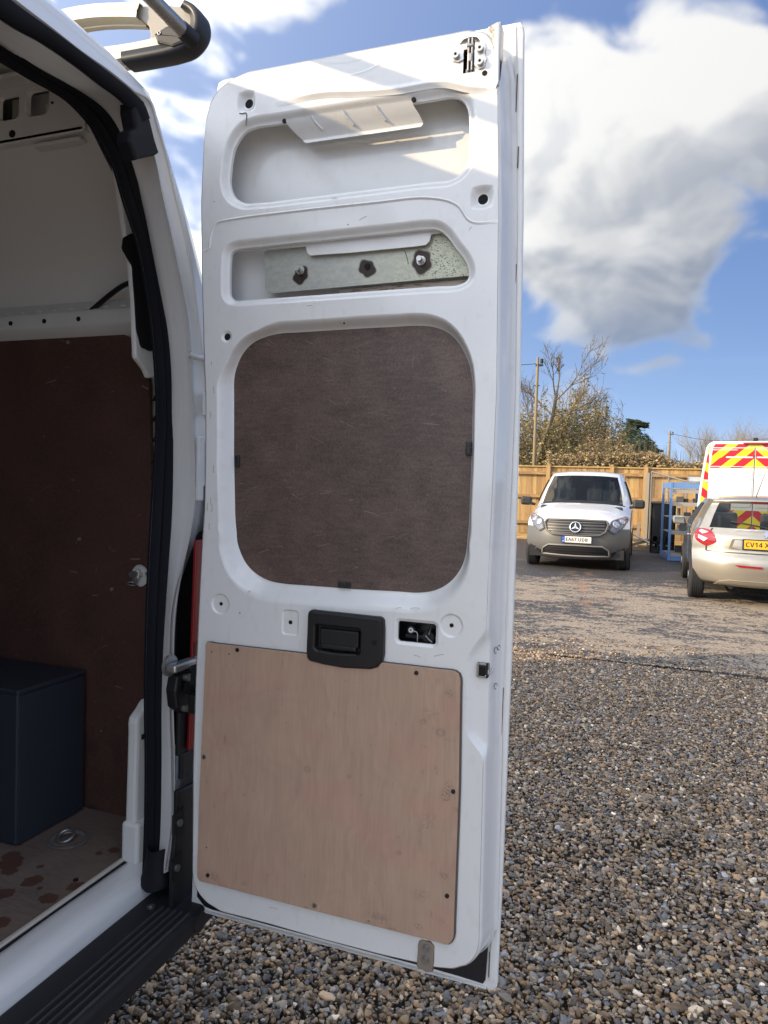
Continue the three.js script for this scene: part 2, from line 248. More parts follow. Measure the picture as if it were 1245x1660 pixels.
// pebbles: nobody could count them
{
  const R = rng(404), shapes = [];
  for (let s = 0; s < 4; s++) {
    let g = new THREE.IcosahedronGeometry(1, s < 2 ? 2 : 1); g.deleteAttribute('uv'); g.deleteAttribute('normal'); g = mergeVertices(g); const p = g.attributes.position;
    for (let i = 0; i < p.count; i++) { const x = p.getX(i), y = p.getY(i), z = p.getZ(i), k = 1 + 0.70 * NZ.noise(x * 1.1 + s * 5, y * 1.1, z * 1.1) + 0.42 * NZ.noise(x * 2.3, y * 2.3 + s * 3, z * 2.3); p.setXYZ(i, x * k, y * k, z * k); }
    g.computeVertexNormals(); shapes.push(g);
  }
  const pal = [[0.25, 0.175, 0.10], [0.20, 0.135, 0.075], [0.30, 0.225, 0.145], [0.165, 0.155, 0.145], [0.115, 0.117, 0.122], [0.20, 0.20, 0.205], [0.08, 0.07, 0.065], [0.37, 0.315, 0.235], [0.50, 0.46, 0.39], [0.24, 0.165, 0.105], [0.145, 0.10, 0.06], [0.21, 0.185, 0.155], [0.17, 0.14, 0.11]];
  const wgt = [12, 10, 11, 9, 7, 5, 7, 7, 2, 6, 8, 11, 11], tot = wgt.reduce((a, b) => a + b);
  const pick = () => { let k = R() * tot; for (let i = 0; i < pal.length; i++) { k -= wgt[i]; if (k <= 0) return pal[i]; } return pal[0]; };
  const lists = [[], [], [], []];
  const tops = (x, z) => 0.012 * NZ.noise(x * 1.4, z * 1.4, 3) + 0.010 * NZ.noise(x * 5, z * 5, 6);
  const pitch = 0.0120;
  for (let z = 0.35; z > -5.06 + 0.02; z -= pitch) {
    const f = 1.30 - z; const x0 = 0.90 - 0.94 * f - 0.15, x1 = 0.90 + 0.19 * f + 1.1;
    for (let x = Math.max(x0, z > -0.5 ? -0.8 : -2.6); x < x1; x += pitch) {
      const px = x + (R() - 0.5) * pitch * 1.5, pz = z + (R() - 0.5) * pitch * 1.5;
      if (pz < -(5.0 - 0.036 * px) + 0.02 * R()) continue;
      const bare = sst(0.36, 0.55, NZ.noise(px * 1.1 + 4, pz * 1.5, 9)); if (R() < bare * 0.55) continue;
      const big = R(), r = 0.0032 + 0.0066 * Math.pow(R(), 1.4) + (big > 0.94 ? 0.007 * R() : 0);
      lists[(R() * 4) | 0].push([px, tops(px, pz) + (R() - 0.6) * 0.013, pz, r, R(), R(), R(), R(), R(), R()]);
    }
  }
  for (let k = 0; k < 2400; k++) { const x = -0.6 + R() * 3.2, z = -4.98 - (R() ** 3) * 0.9; lists[(R() * 4) | 0].push([x, 0.012, z, 0.004 + 0.005 * R(), R(), R(), R(), R(), R(), R()]); }
  const grp = new THREE.Group(); grp.name = 'gravel'; grp.userData = { kind: 'stuff', label: 'loose brown, grey and blue pebble gravel covering the near ground', category: 'gravel' }; scene.add(grp);
  const mat = std(1, 1, 1, 0.45), m4 = new THREE.Matrix4(), q = new THREE.Quaternion(), eu = new THREE.Euler(), c = new THREE.Color();
  lists.forEach((L, s) => {
    const im = new THREE.InstancedMesh(shapes[s], mat, L.length); im.name = 'pebbles'; im.castShadow = im.receiveShadow = true;
    L.forEach((a, i) => { eu.set((a[4] - 0.5) * 1.1, a[5] * 6.28, (a[6] - 0.5) * 1.1); q.setFromEuler(eu); m4.compose(V3(a[0], a[1], a[2]), q, V3(a[3] * (0.9 + 0.8 * a[7]), a[3] * (0.5 + 0.45 * a[8]), a[3] * (0.75 + 0.4 * a[9]))); im.setMatrixAt(i, m4); const p = pick(), b = 0.50 + 1.25 * R() * (0.5 + R()); c.setRGB(p[0] * b * 1.20, p[1] * b * 1.12, p[2] * b * 1.02); im.setColorAt(i, c); });
    grp.add(im);
  });
}

// ---------------------------------------------------------------- the van whose rear door stands open
const SPILLS = [[-.475, .035, .036], [-.50, .012, .026], [-.45, .062, .022], [-.368, .074, .026], [-.26, .052, .024], [-.283, .112, .024], [-.385, .137, .026], [-.294, -.107, .017], [-.318, -.081, .011], [-.305, .214, .022], [-.40, .02, .010], [-.33, .09, .008], [-.62, .12, .04], [-.7, .3, .05]];
function recentre(g, b) { g.position.set(...b); const seen = new Set(); g.traverse(o => { if (o.isMesh && !seen.has(o.geometry)) { seen.add(o.geometry); o.geometry.translate(-b[0], -b[1], -b[2]); } }); }
const van = thing('panel_van', 'white high-roof panel van at left with its bare-panelled right rear door open', 'van');
const ZC = 0.68; // middle of the van
{
  // outer shell: right-hand outline (z, y) at a number of stations along the van, mirrored about the middle
  const S = [
    [-0.062, [[ZC, 2.172], [.386, 2.166], [.20, 2.176], [.10, 2.182], [.073, 2.145], [.047, 2.100], [-.044, 1.959], [-.095, 1.858], [-.141, 1.688], [-.170, 1.363], [-.184, 1.0], [-.195, .721], [-.207, .435]]],
    [-0.085, [[ZC, 2.232], [.386, 2.226], [.18, 2.228], [.075, 2.215], [.040, 2.170], [.012, 2.122], [-.085, 1.975], [-.140, 1.868], [-.195, 1.690], [-.225, 1.363], [-.238, 1.0], [-.245, .721], [-.250, .435]]],
    [-0.15, [[ZC, 2.292], [.386, 2.290], [.12, 2.284], [.000, 2.266], [-.030, 2.226], [-.065, 2.182], [-.165, 2.02], [-.205, 1.885], [-.258, 1.690], [-.285, 1.363], [-.298, 1.0], [-.302, .721], [-.300, .40]]],
    [-0.25, [[ZC, 2.385], [.386, 2.380], [.06, 2.366], [-.085, 2.338], [-.130, 2.29], [-.165, 2.23], [-.235, 2.06], [-.265, 1.91], [-.305, 1.695], [-.325, 1.363], [-.336, 1.0], [-.338, .721], [-.335, .38]]],
    [-0.36, [[ZC, 2.460], [.386, 2.455], [.05, 2.44], [-.11, 2.40], [-.165, 2.345], [-.20, 2.27], [-.262, 2.09], [-.29, 1.93], [-.322, 1.70], [-.336, 1.363], [-.345, 1.0], [-.346, .721], [-.343, .36]]],
    [-0.7, [[ZC, 2.50], [.386, 2.49], [.05, 2.465], [-.11, 2.425], [-.165, 2.365], [-.20, 2.29], [-.262, 2.10], [-.29, 1.93], [-.322, 1.70], [-.338, 1.363], [-.346, 1.0], [-.347, .721], [-.343, .34]]],
    [-4.0, [[ZC, 2.50], [.386, 2.49], [.05, 2.465], [-.11, 2.425], [-.165, 2.365], [-.20, 2.29], [-.262, 2.10], [-.29, 1.93], [-.322, 1.70], [-.338, 1.363], [-.346, 1.0], [-.347, .721], [-.343, .34]]],
    [-4.45, [[ZC, 2.36], [.386, 2.35], [.10, 2.32], [-.04, 2.27], [-.10, 2.20], [-.13, 2.13], [-.19, 1.98], [-.24, 1.85], [-.30, 1.6], [-.33, 1.363], [-.34, 1.0], [-.34, .721], [-.33, .34]]],
    [-5.05, [[ZC, 1.46], [.386, 1.45], [.10, 1.42], [-.0, 1.40], [-.06, 1.38], [-.10, 1.36], [-.15, 1.33], [-.2, 1.28], [-.26, 1.22], [-.29, 1.1], [-.31, .95], [-.31, .721], [-.30, .34]]],
    [-5.45, [[ZC, 1.08], [.386, 1.06], [.20, 1.04], [.1, 1.02], [.05, 1.0], [.0, .98], [-.03, .95], [-.06, .9], [-.1, .85], [-.12, .75], [-.13, .65], [-.13, .5], [-.12, .34]]],
    [-5.5, [[ZC, .34], [.386, .34], [.20, .34], [.1, .34], [.05, .34], [.0, .34], [-.03, .34], [-.06, .34], [-.1, .34], [-.12, .34], [-.13, .34], [-.13, .34], [-.12, .33]]],
  ];
  const rings = S.map(([x, P]) => [...P.slice().reverse().map(p => [x, p[1], p[0]]), ...P.slice(1).map(p => [x, p[1], 2 * ZC - p[0]])]);
  part('body_shell', loft(rings, false), M.bodyPaint, van);
  part('underbody', span(-5.3, -0.25, 0.30, 0.42, -0.27, 1.63), M.blackPlastic, van);
  for (const [x, z] of [[-1.25, -0.24], [-1.25, 1.6], [-4.75, -0.22], [-4.75, 1.58]]) {
    const w = part('wheel', new THREE.TorusGeometry(0.24, 0.105, 14, 36).translate(x, 0.335, z), M.rubber2, van); part('rim', disc(0.20, 0.17, x, 0.335, z, 'z', 28), M.steel, w);
  }
}
// rear aperture: outlines (z, y) from above the doorway round to its foot
const SI = [[.372, 2.130], [.299, 2.135], [.217, 2.141], [.172, 2.132], [.138, 2.118], [.112, 2.099], [.084, 2.071], [.052, 2.013], [.025, 1.971], [.002, 1.930], [-.027, 1.846], [-.049, 1.762], [-.063, 1.677], [-.073, 1.560], [-.061, 1.361], [-.051, 1.162], [-.049, 1.019], [-.051, .890], [-.057, .758], [-.059, .595], [-.056, .490]];
const SO = [[.394, 2.139], [.323, 2.139], [.243, 2.149], [.190, 2.156], [.152, 2.154], [.123, 2.141], [.092, 2.117], [.064, 2.076], [.030, 2.022], [-.001, 1.958], [-.040, 1.848], [-.065, 1.764], [-.082, 1.680], [-.088, 1.561], [-.090, 1.361], [-.075, 1.160], [-.066, 1.018], [-.064, .889], [-.068, .758], [-.068, .594], [-.060, .490]];
const P2 = [[.443, 2.124], [.376, 2.134], [.301, 2.138], [.244, 2.137], [.187, 2.140], [.144, 2.140], [.110, 2.113], [.081, 2.077], [.055, 2.012], [.027, 1.950], [-.015, 1.848], [-.045, 1.764], [-.059, 1.674], [-.070, 1.559], [-.080, 1.363], [-.040, 1.168], [-.036, 1.029], [-.040, .900], [-.050, .769], [-.050, .625], [-.033, .535]];
const P3 = [[.439, 2.161], [.372, 2.163], [.296, 2.164], [.223, 2.169], [.157, 2.175], [.101, 2.181], [.077, 2.146], [.049, 2.102], [.014, 2.029], [-.018, 1.966], [-.057, 1.860], [-.084, 1.773], [-.106, 1.682], [-.120, 1.564], [-.128, 1.363], [-.050, 1.161], [-.046, 1.020], [-.050, .888], [-.060, .755], [-.060, .601], [-.045, .520]];
const P5 = [[.457, 2.161], [.386, 2.164], [.308, 2.170], [.230, 2.173], [.154, 2.182], [.097, 2.183], [.073, 2.145], [.047, 2.100], [-.006, 2.025], [-.044, 1.959], [-.095, 1.858], [-.123, 1.773], [-.141, 1.688], [-.156, 1.568], [-.170, 1.363], [-.178, 1.153], [-.184, 1.000], [-.190, .861], [-.195, .721], [-.202, .547], [-.207, .435]];
function curve(P, x, n = 120) { const q = [[1.0, P[0][1] + 0.004], [0.6, P[0][1] + 0.003], ...P]; const c = new THREE.CatmullRomCurve3(q.map(p => V3(0, p[1], p[0])), false, 'centripetal'); const o = []; for (let i = 0; i <= n; i++) { const v = c.getPoint(i / n); o.push([typeof x === 'function' ? x(v.y, v.z) : x, v.y, v.z]); } return o; }
const mixC = (A, B, t, dx = 0) => A.map((a, i) => [lerp(a[0], B[i][0], t) + dx, lerp(a[1], B[i][1], t), lerp(a[2], B[i][2], t)]);
{
  const si = curve(SI, -0.155), so = curve(SO, -0.130), p2 = curve(P2, y => lerp(-0.062, -0.080, sst(1.35, 1.05, y))), p3 = curve(P3, y => lerp(-0.064, -0.085, sst(1.35, 1.05, y))), p5 = curve(P5, -0.062);
  // painted pillar: channel beside the rubber, ridge, groove and outer corner
  const rc = c => c.map(p => [p[0] - 0.014 * sst(1.25, 1.5, p[1]) - 0.002, p[1], p[2]]); const ch1 = rc(mixC(so, p2, 0.10)), ch2 = rc(mixC(so, p2, 0.46)), ch3 = mixC(so, p2, 0.60, 0.003);
  const sub = (c, a, b) => c.slice(Math.round(a * 120), Math.round(b * 120) + 1);
  part('rear_pillar', loft([mixC(so, si, 0.2, -0.008), so, ch1, ch2, ch3, mixC(so, p2, 0.90, 0.006), p2], false), M.paint, van);
  const gv = mixC(p2, p3, 0.45, -0.014), gv2 = mixC(p2, p3, 0.75, -0.012);
  const upTo = 86 / 120; // above the lamp recess
  part('rear_corner_panel', loft([p2, gv, gv2, p3, mixC(p3, p5, 0.12, 0.003), mixC(p3, p5, 0.6, 0.004), p5].map(c => sub(c, 0, upTo)), false), M.paint, van);
  // recess that holds the tail lamp: the side of the pillar folds back into the corner
  const back = c => c.map(p => [p[0] - 0.10, p[1], p[2] - 0.17]);
  part('lamp_recess', loft([p2, mixC(p2, p3, 0.6, -0.01), back(p3), back(p5)].map(c => sub(c, upTo, 1)), false), M.paint, van);
  // door rubber, two lobes
  const lob = [[0, -.004], [.08, .004], [.24, .009], [.38, -.002], [.48, -.006], [.60, .003], [.78, .007], [.93, -.004], [1, -.010]].map(([t, d]) => mixC(so, si, t, d));
  part('door_seal', loft([...lob, mixC(so, si, 1.0, -0.014)], false), M.rubber, van);
  // return from the rubber to the load space wall
  const flare = (k, x) => si.map(p => [x, 1.42 + (p[1] - 1.42) * (1 + k * (p[1] > 1.42 ? 1.12 : 0)), p[2] - k * (1.3 - p[2]) * lerp(1.45, 1.02, sst(1.30, 1.40, p[1]) * sst(1.75, 1.66, p[1]))]), inn = flare(0.081, -0.24), inn2 = flare(0.17, -0.325);
  part('inner_pillar', loft([mixC(so, si, 1.0, -0.008), mixC(si, inn, 0.3, 0), mixC(si, inn, 0.6, 0), inn, inn2].map(c => c), false), M.inner, van);
  part('vent_slot', loft([mixC(si, inn, 0.25, 0.006), mixC(si, inn, 0.98, 0.006)].map(c => c.filter((p, i) => si[i][1] < 1.66 && si[i][1] > 1.34)), false), M.hole, van);
  for (let i = 0; i < 6; i++) { const y = 1.62 - i * 0.05; part('vent_rib', cylBetween([-0.185, y, -0.096], [-0.228, y - 0.004, -0.142], 0.004, 0.004, 6), M.blackPlastic, van); }
  // header rubber under the roof lip, with the moulded corner block
  const roofLip = [[1.0, 2.168], [.6, 2.166], [.439, 2.161], [.372, 2.163], [.296, 2.164], [.223, 2.168], [.165, 2.166], [.135, 2.160], [.118, 2.140]], low = [[1.0, 2.128], [.6, 2.126], [.443, 2.124], [.376, 2.134], [.301, 2.138], [.244, 2.137], [.187, 2.136], [.160, 2.128], [.145, 2.115]];
  const A = roofLip.map(p => [-0.055, p[1], p[0]]), B = low.map(p => [-0.055, p[1], p[0]]);
  const sm = L => { const c = new THREE.CatmullRomCurve3(L.map(p => V3(...p)), false, 'centripetal'); return c.getPoints(50).map(v => [v.x, v.y, v.z]); };
  const a = sm(A), b = sm(B);
  part('header_seal', loft([mixC(a, b, 0, -0.02), mixC(a, b, .06, 0.004), mixC(a, b, .35, 0.016), mixC(a, b, .7, 0.010), mixC(a, b, .95, 0.004), mixC(a, b, .98, -0.006)], false), M.rubber, van);
  part('roof_lip', loft([mixC(a, b, -0.24, -0.004), mixC(a, b, -0.08, 0.004), mixC(a, b, 0.01, -0.002)], false), std(0.35, 0.30, 0.25, 0.6), van);
  const blk = [[.166, 2.150], [.135, 2.163], [.113, 2.131], [.100, 2.105], [.086, 2.084], [.097, 2.074], [.125, 2.058], [.155, 2.040], [.176, 2.066], [.172, 2.087], [.157, 2.100], [.166, 2.128]];
  const bg = slab(smoothPoly(blk.map(p => [-p[0], p[1]]), 90, 0.01), 0, 0.035, [], 0.006); bg.rotateY(Math.PI / 2); bg.translate(-0.082, 0, 0);
  part('corner_block', bg, M.rubber2, van);
  // seam lines and bump on the pillar
  part('seam', tube(p3.slice(30, 86).map(p => [p[0] + 0.003, p[1], p[2]]), 0.0022, 80, 5), M.sealant, van);
  part('buffer_pad', box(0.012, 0.15, 0.020, -0.062, 1.45, -0.098, 0.004), M.sealant, van);
  part('buffer_pad', box(0.012, 0.055, 0.030, -0.058, 1.60, -0.118, 0.004), M.sealant, van);
  part('pillar_bead', tube([[-0.066, 1.705, -0.052], [-0.056, 1.700, -0.072], [-0.060, 1.706, -0.1]], 0.006, 16, 6), M.sealant, van);
}
// tail lamp, hinge, check strap, bumper
{
  const l = part('tail_light', slab([[0.083, 1.285], [0.072, 0.80], [0.30, 0.80], [0.30, 1.285]].map(p => p), 0, 0.010, [], 0.003).rotateY(Math.PI / 2).translate(-0.065, 0, 0), M.redLens, van);
  part('lamp_housing', span(-0.16, -0.115, 0.79, 1.295, -0.30, -0.092, 0.01), M.blackPlastic, l);
  part('reflector_band', span(-0.056, -0.052, 1.02, 1.05, -0.2, -0.078), std(0.12, 0.003, 0.004, 0.3), l);
  const h = part('door_hinge', slab(smoothPoly([[0.02, .985], [0.045, 1.0], [.068, .985], [.075, .96], [.068, .915], [.045, .895], [.02, .915], [.012, .955]], 40, .01), 0, 0.03, [], 0.006).rotateY(Math.PI / 2).translate(-0.088, -0.005, 0.032 - 0.04), M.blackPlastic, van);
  part('hinge_arm', tube([[-0.066, .955, -.050], [-0.045, .945, -.085], [-0.02, .93, -.115], [0.02, .918, -.115]], 0.017, 24, 8), M.blackPlastic, h);
  part('hinge_bolt', disc(0.009, 0.02, -0.056, .976, -.052, 'x', 12), M.steel, h);
  part('hinge_bolt', disc(0.008, 0.02, -0.056, .905, -.050, 'x', 12), M.steel, h);
  const k = part('check_strap', span(-0.072, -0.045, .996, 1.014, -.088, 0.002, 0.006), M.zinc, van);
  part('strap_plate', slab(circlePts(-0.012, 1.006, 0.024, 24), 0, 0.008).rotateY(Math.PI / 2).translate(-0.082, 0, -0.035), M.zinc, k);
  part('strap_roller', cylBetween([-0.05, .985, -.090], [-0.05, 1.018, -.090], 0.012), M.steel, k);
  part('strap_end', tube([[-0.058, .995, -.05], [-0.04, .985, -.085], [0.0, .977, -.1]], 0.009, 12, 6), M.blackPlastic, k);
  part('wiring_block', span(-0.080, -0.068, .79, .925, -.10, -.050, 0.004), M.blackPlastic, van);
  part('wiring_block', span(-0.076, -0.064, .735, .795, -.12, -.056, 0.004), M.blackPlastic, van);
  // bumper end rising beside the doorway
  const cap = part('bumper_corner', slab([[0.034, .718], [0.30, .70], [0.30, .44], [0.022, .440], [0.026, .56], [0.034, .656]], 0, 0.012, [], 0.003).rotateY(Math.PI / 2).translate(-0.070, 0, 0), M.blackPlastic, van);
  for (const [z, y] of [[-0.022, .655], [-0.016, .555]]) { const t = part('fixing_tab', slab(smoothPoly([[z - .018, y - .03], [z + .018, y - .022], [z + .018, y + .022], [z - .018, y + .03]].map(p => [-p[0], p[1]]), 24, .01), 0, 0.006).rotateY(Math.PI / 2).translate(-0.050, 0, 0), M.blackPlastic, cap); part('screw', disc(0.008, 0.012, -0.045, y, z, 'x', 12), M.steel, cap); }
  // sill: painted, rolled over towards the step
  const zz = [-0.11, 1.47], prof = [[-0.235, .492], [-0.228, .500], [-0.212, .502], [-0.190, .500], [-0.172, .496], [-0.157, .486], [-0.149, .470], [-0.146, .448]];
  const sill = part('sill', loft(Array.from({ length: 60 }, (_, i) => { const z = lerp(zz[0], zz[1], i / 59); return prof.map(p => [p[0] + 0.0015 * NZ.noise(z * 6, p[0] * 20, 1), p[1] + 0.0016 * NZ.noise(z * 9, p[0] * 30, 2), z]); }), false), M.paint, van);
  part('sill_edge', span(-0.243, -0.233, .497, .509, -0.10, 1.46, 0.002), std(0.6, 0.55, 0.48, 0.5), sill);
  part('sill_edge_gap', span(-0.2325, -0.229, .494, .5035, -0.10, 1.46), M.hole, sill);
  // seal foot
  part('seal_foot', smoothFoot(), M.rubber2, van);
  // step bumper with raised ribs
  const step = part('bumper_step', [span(-0.150, 0.0, .40, .452, -0.30, 1.66, 0.012), span(-0.30, -0.1, .36, .41, -0.30, 1.66)], M.stepPlastic, van);
  for (let i = 0; i < 5; i++) part('step_rib', span(-0.083 + i * 0.017, -0.079 + i * 0.017, .450, .4575, -0.022, 1.6, 0.0015), std(.050, .051, .054, .45), step);
  part('step_screw', [disc(0.009, 0.004, -0.108, .453, -0.012, 'y', 16), disc(0.005, 0.006, -0.108, .454, -0.012, 'y', 10)], M.steel, step);
  part('towing_cover', [disc(0.022, 0.004, 0.001, .425, -0.045, 'x', 24)], M.stepPlastic, step);
  part('bumper_end', span(-0.30, 0.004, .385, .448, -0.335, -0.298, 0.012), M.stepPlastic, step);
}
function smoothFoot() { const R = []; for (let k = 0; k <= 8; k++) { const t = k / 8, s = 0.5 + 0.5 * Math.sin(t * Math.PI), y = lerp(.565, .478, t); R.push(Array.from({ length: 24 }, (_, i) => { const a = i / 24 * 6.2832; return [-0.128 + (0.026 + 0.016 * t * t) * Math.cos(a) * (k === 8 ? .9 : 1), y + 0.004 * Math.sin(3 * a), -0.058 + (0.019 + 0.015 * t) * Math.sin(a)]; })); } return loft(R); }
// load space
{
  const x0 = -0.24, x1 = -3.4, ZW = -0.26;
  const floorTex = dataTex(1024, 1024, (u, v) => { // 1.1 m by 1.1 m, x from -1.3 to -0.2, z from -0.26 to 0.84
    const x = -1.3 + 1.1 * u, z = -0.26 + 1.1 * v; const g = n256(u * 0.15, v * 1.4), a = n16(u, v), c = n256(u, v);
    let k = 0.9 + 0.2 * (g - 0.5) + 0.2 * (a - 0.5) + 0.12 * (c - 0.5);
    let r = 0.21 * k, gg = 0.16 * k, b = 0.132 * k; let w = 0;
    for (const [sx, sz, sr] of SPILLS) { const an = Math.atan2(z - sz, x - sx), d = Math.hypot(x - sx, (z - sz)) / (0.86 * sr * (1 + 0.08 * Math.sin(2 * an + sx * 40) + 0.06 * Math.sin(5 * an + sz * 60) + 0.04 * Math.sin(11 * an + sx * 90) + 0.10 * (n256(u, v) - 0.5) + 0.14 * (n64(u, v) - 0.5))); w = Math.max(w, sst(1.05, 0.93, d)); }
    return [lerp(r, 0.088, w * 0.80), lerp(gg, 0.034, w * 0.80), lerp(b, 0.020, w * 0.80)];
  }, false);
  const fg = span(x0, x1, .40, .500, -0.30, 1.66); const p = fg.attributes.position, uv = new Float32Array(p.count * 2); for (let i = 0; i < p.count; i++) { uv[2 * i] = (p.getX(i) + 1.3) / 1.1; uv[2 * i + 1] = (p.getZ(i) + 0.26) / 1.1; } fg.setAttribute('uv', new THREE.BufferAttribute(uv, 2));
  floorTex.wrapS = floorTex.wrapT = THREE.MirroredRepeatWrapping;
  const fl = part('load_floor', fg, std(1, 1, 1, 0.5, 0, { map: floorTex, bumpMap: paintBump, bumpScale: 0.0006 }), van);
  // recessed lashing ring
  part('ring_cup', loft([[.050, .501], [.046, .5035], [.040, .502], [.036, .494], [.0, .4925]].map(([r, y]) => circlePts(-0.432, -0.10, Math.max(r, .0005), 36).map(q => [q[0], y + 0.0015, q[1]]))), M.zinc, fl);
  part('lashing_ring', new THREE.TorusGeometry(0.020, 0.005, 8, 24).rotateX(-1.2).translate(-0.440, 0.510, -0.100), M.steel, fl);
  part('floor_screw', [disc(0.006, 0.003, -0.28, .5015, .035, 'y', 10)], M.hole, fl);
  // side wall: timber lining, steel rail above it, thin painted panel, curved header under the roof
  const lin = [[-3.3, .50], [-0.34, .50], [-0.325, .70], [-0.322, 1.30], [-0.327, 1.50], [-0.336, 1.66], [-0.342, 1.695], [-0.352, 1.712], [-0.383, 1.736], [-0.385, 1.774], [-0.399, 1.797], [-0.423, 1.809], [-0.591, 1.811], [-0.861, 1.817], [-3.3, 1.83]];
  const kh = circlePts(-0.357, 1.163, 0.030, 36);
  const lg = slab(lin, ZW - 0.012, ZW, [kh]); boardUV(lg, -1.6, -0.30, .50, 1.82);
  M.darkBoard.map.wrapS = THREE.MirroredRepeatWrapping;
  const lining = part('lining_board', lg, M.darkBoard, van, 'dark brown scuffed timber lining');
  part('lock_disc', [flat(circlePts(-0.357, 1.163, 0.032, 36), [], ZW - 0.006), disc(0.012, 0.02, -0.360, 1.168, ZW)], M.innerDull, lining);
  part('lock_barrel', [disc(0.009, 0.04, -0.362, 1.168, ZW + 0.005), box(0.006, 0.02, 0.012, -0.36, 1.154, ZW + 0.015)], M.steel, lining);
  part('key_ring', new THREE.TorusGeometry(0.013, 0.0016, 6, 28).rotateX(1.1).rotateY(0.4).translate(-0.368, 1.142, ZW + 0.014), M.zinc, lining);
  for (const [x, y] of [[-0.609, 1.794], [-0.331, 1.170], [-0.56, 1.25], [-0.445, 1.12]]) part('lining_screw', disc(0.005, 0.004, x, y, ZW + 0.002), M.zinc, lining);
  // rail
  const rp = [[ZW - 0.03, 1.925], [ZW + 0.002, 1.883], [ZW + 0.020, 1.876], [ZW + 0.028, 1.866], [ZW + 0.028, 1.838], [ZW + 0.024, 1.828], [ZW + 0.002, 1.808], [ZW - 0.02, 1.800]];
  const rail = part('side_rail', loft(Array.from({ length: 40 }, (_, i) => { const x = lerp(-0.37, -3.3, (i / 39) ** 1.5); return rp.map(([z, y]) => [x, y - 0.006 * sst(-0.7, -0.37, x) * 0, z + 0.0]); }), false), M.inner, van);
  for (const x of [-0.549, -0.668, -0.790, -0.915, -1.04]) part('rail_hole', disc(0.0065, 0.003, x, 1.849, ZW + 0.0285, 'z', 14), M.hole, rail);
  for (let i = 0; i < 9; i++) part('rail_dimple', new THREE.SphereGeometry(0.010, 10, 6).scale(1, 0.5, 1).translate(-0.42 - i * 0.058, 1.882, ZW + 0.004), M.inner, rail);
  // post at the doorway end of the rail
  const fl2 = [[0.02, 2.167], [0.002, 2.139], [-0.018, 2.071], [-0.036, 2.0], [-0.043, 1.961], [-0.059, 1.923], [-0.072, 1.843], [-0.078, 1.764], [-0.084, 1.708], [-0.118, 1.684], [-0.13, 1.668], [-0.211, 1.681], [-0.204, 1.884], [-0.169, 1.995], [-0.082, 2.095], [-0.038, 2.161]], hl = [[-0.056, 1.988], [-0.031, 1.969], [-0.028, 1.944], [-0.049, 1.926], [-0.062, 1.916], [-0.073, 1.842], [-0.081, 1.771], [-0.098, 1.736], [-0.13, 1.732], [-0.182, 1.755], [-0.178, 1.875], [-0.144, 1.955], [-0.104, 1.993]];
  part('pillar_flange', slab(smoothPoly(fl2.map(p => [-p[0], p[1]]), 140, .02), 0, 0.014, [], 0.004).rotateY(Math.PI / 2).translate(-0.249, 0, 0), M.inner, van);
  part('pillar_hole', slab(smoothPoly(hl.map(p => [-p[0], p[1]]), 90, .02), 0, 0.004).rotateY(Math.PI / 2).translate(-0.236, 0, 0), M.hole, van);
  // upper panel
  const up = loft([[-3.3, 0], [-1.4, 0], [-0.9, 0], [-0.34, 0]].map(([x]) => Array.from({ length: 12 }, (_, k) => { const t = k / 11; return [x, lerp(1.87, 2.24, t), lerp(ZW - 0.02, -0.03, t ** 1.6) + 0.012 * Math.sin(t * 3.14) * Math.sin(x * 2.2)]; })), false);
  const upm = phys(0.80, 0.795, 0.765, 0.34, 0, { clearcoat: 0.4, clearcoatRoughness: 0.2, bumpMap: paintBump, bumpScale: 0.0008 });
  const upper = part('upper_panel', up, upm, van);
  part('panel_crack', tube([[-0.86, 1.975, -0.262], [-0.78, 1.968, -0.262], [-0.72, 1.972, -0.262], [-0.66, 1.978, -0.262]], 0.0011, 20, 4), M.crack, upper);
  part('cable', tube([[-0.52, 1.872, -0.245], [-0.46, 1.905, -0.24], [-0.40, 1.925, -0.225], [-0.33, 1.93, -0.20]], 0.007, 20, 8), M.blackPlastic, van);
  part('upper_panel_lip', [span(-3.3, -0.345, 2.222, 2.236, -0.045, -0.022, 0.004), span(-0.50, -0.36, 2.205, 2.214, -0.05, -0.025, 0.003)], M.inner, van);
  // header with its two stamped openings
  const hs = [roundRect(-0.606, -0.541, 2.278, 2.338, 0.014), roundRect(-0.517, -0.448, 2.276, 2.338, 0.016)];
  const head = part('roof_header', [flat([[-3.3, 2.225], [-0.34, 2.225], [-0.34, 2.40], [-3.3, 2.40]], hs, -0.022), ...hs.map(h => loft([ring(offsetPoly(h, 0.004), -0.021), ring(h, -0.024), ring(offsetPoly(h, -0.003), -0.032)]))], M.inner, van);
  part('header_hollow', [span(-0.62, -0.44, 2.26, 2.36, -0.085, -0.075), span(-0.475, -0.455, 2.26, 2.31, -0.075, -0.04)], M.innerDull, head);
  for (const [r, x, y] of [[.009, -.56, 2.243], [.003, -.435, 2.325], [.003, -.437, 2.298]]) part('header_hole', disc(r, 0.003, x, y, -0.021, 'z', 14), M.hole, head);
  part('roof_lining', span(-0.36, -3.4, 2.385, 2.395, -0.10, 1.46), M.innerDull, van);
  part('roof_beam', span(-0.50, -3.3, 2.352, 2.362, -0.022, 0.02, 0.004), M.inner, van);
  part('bulkhead', span(-3.4, -3.36, .45, 2.45, -0.30, 1.66), M.inner, van);
  part('left_wall', span(-0.40, -3.4, .45, 2.42, 1.60, 1.63), M.innerDull, van);
  part('right_wall', span(-0.345, -3.4, .40, 1.90, -0.298, -0.288), M.innerDull, van);
  part('left_pillar', span(-0.16, -0.06, .44, 2.16, 1.44, 1.53, 0.02), M.bodyPaint, van);
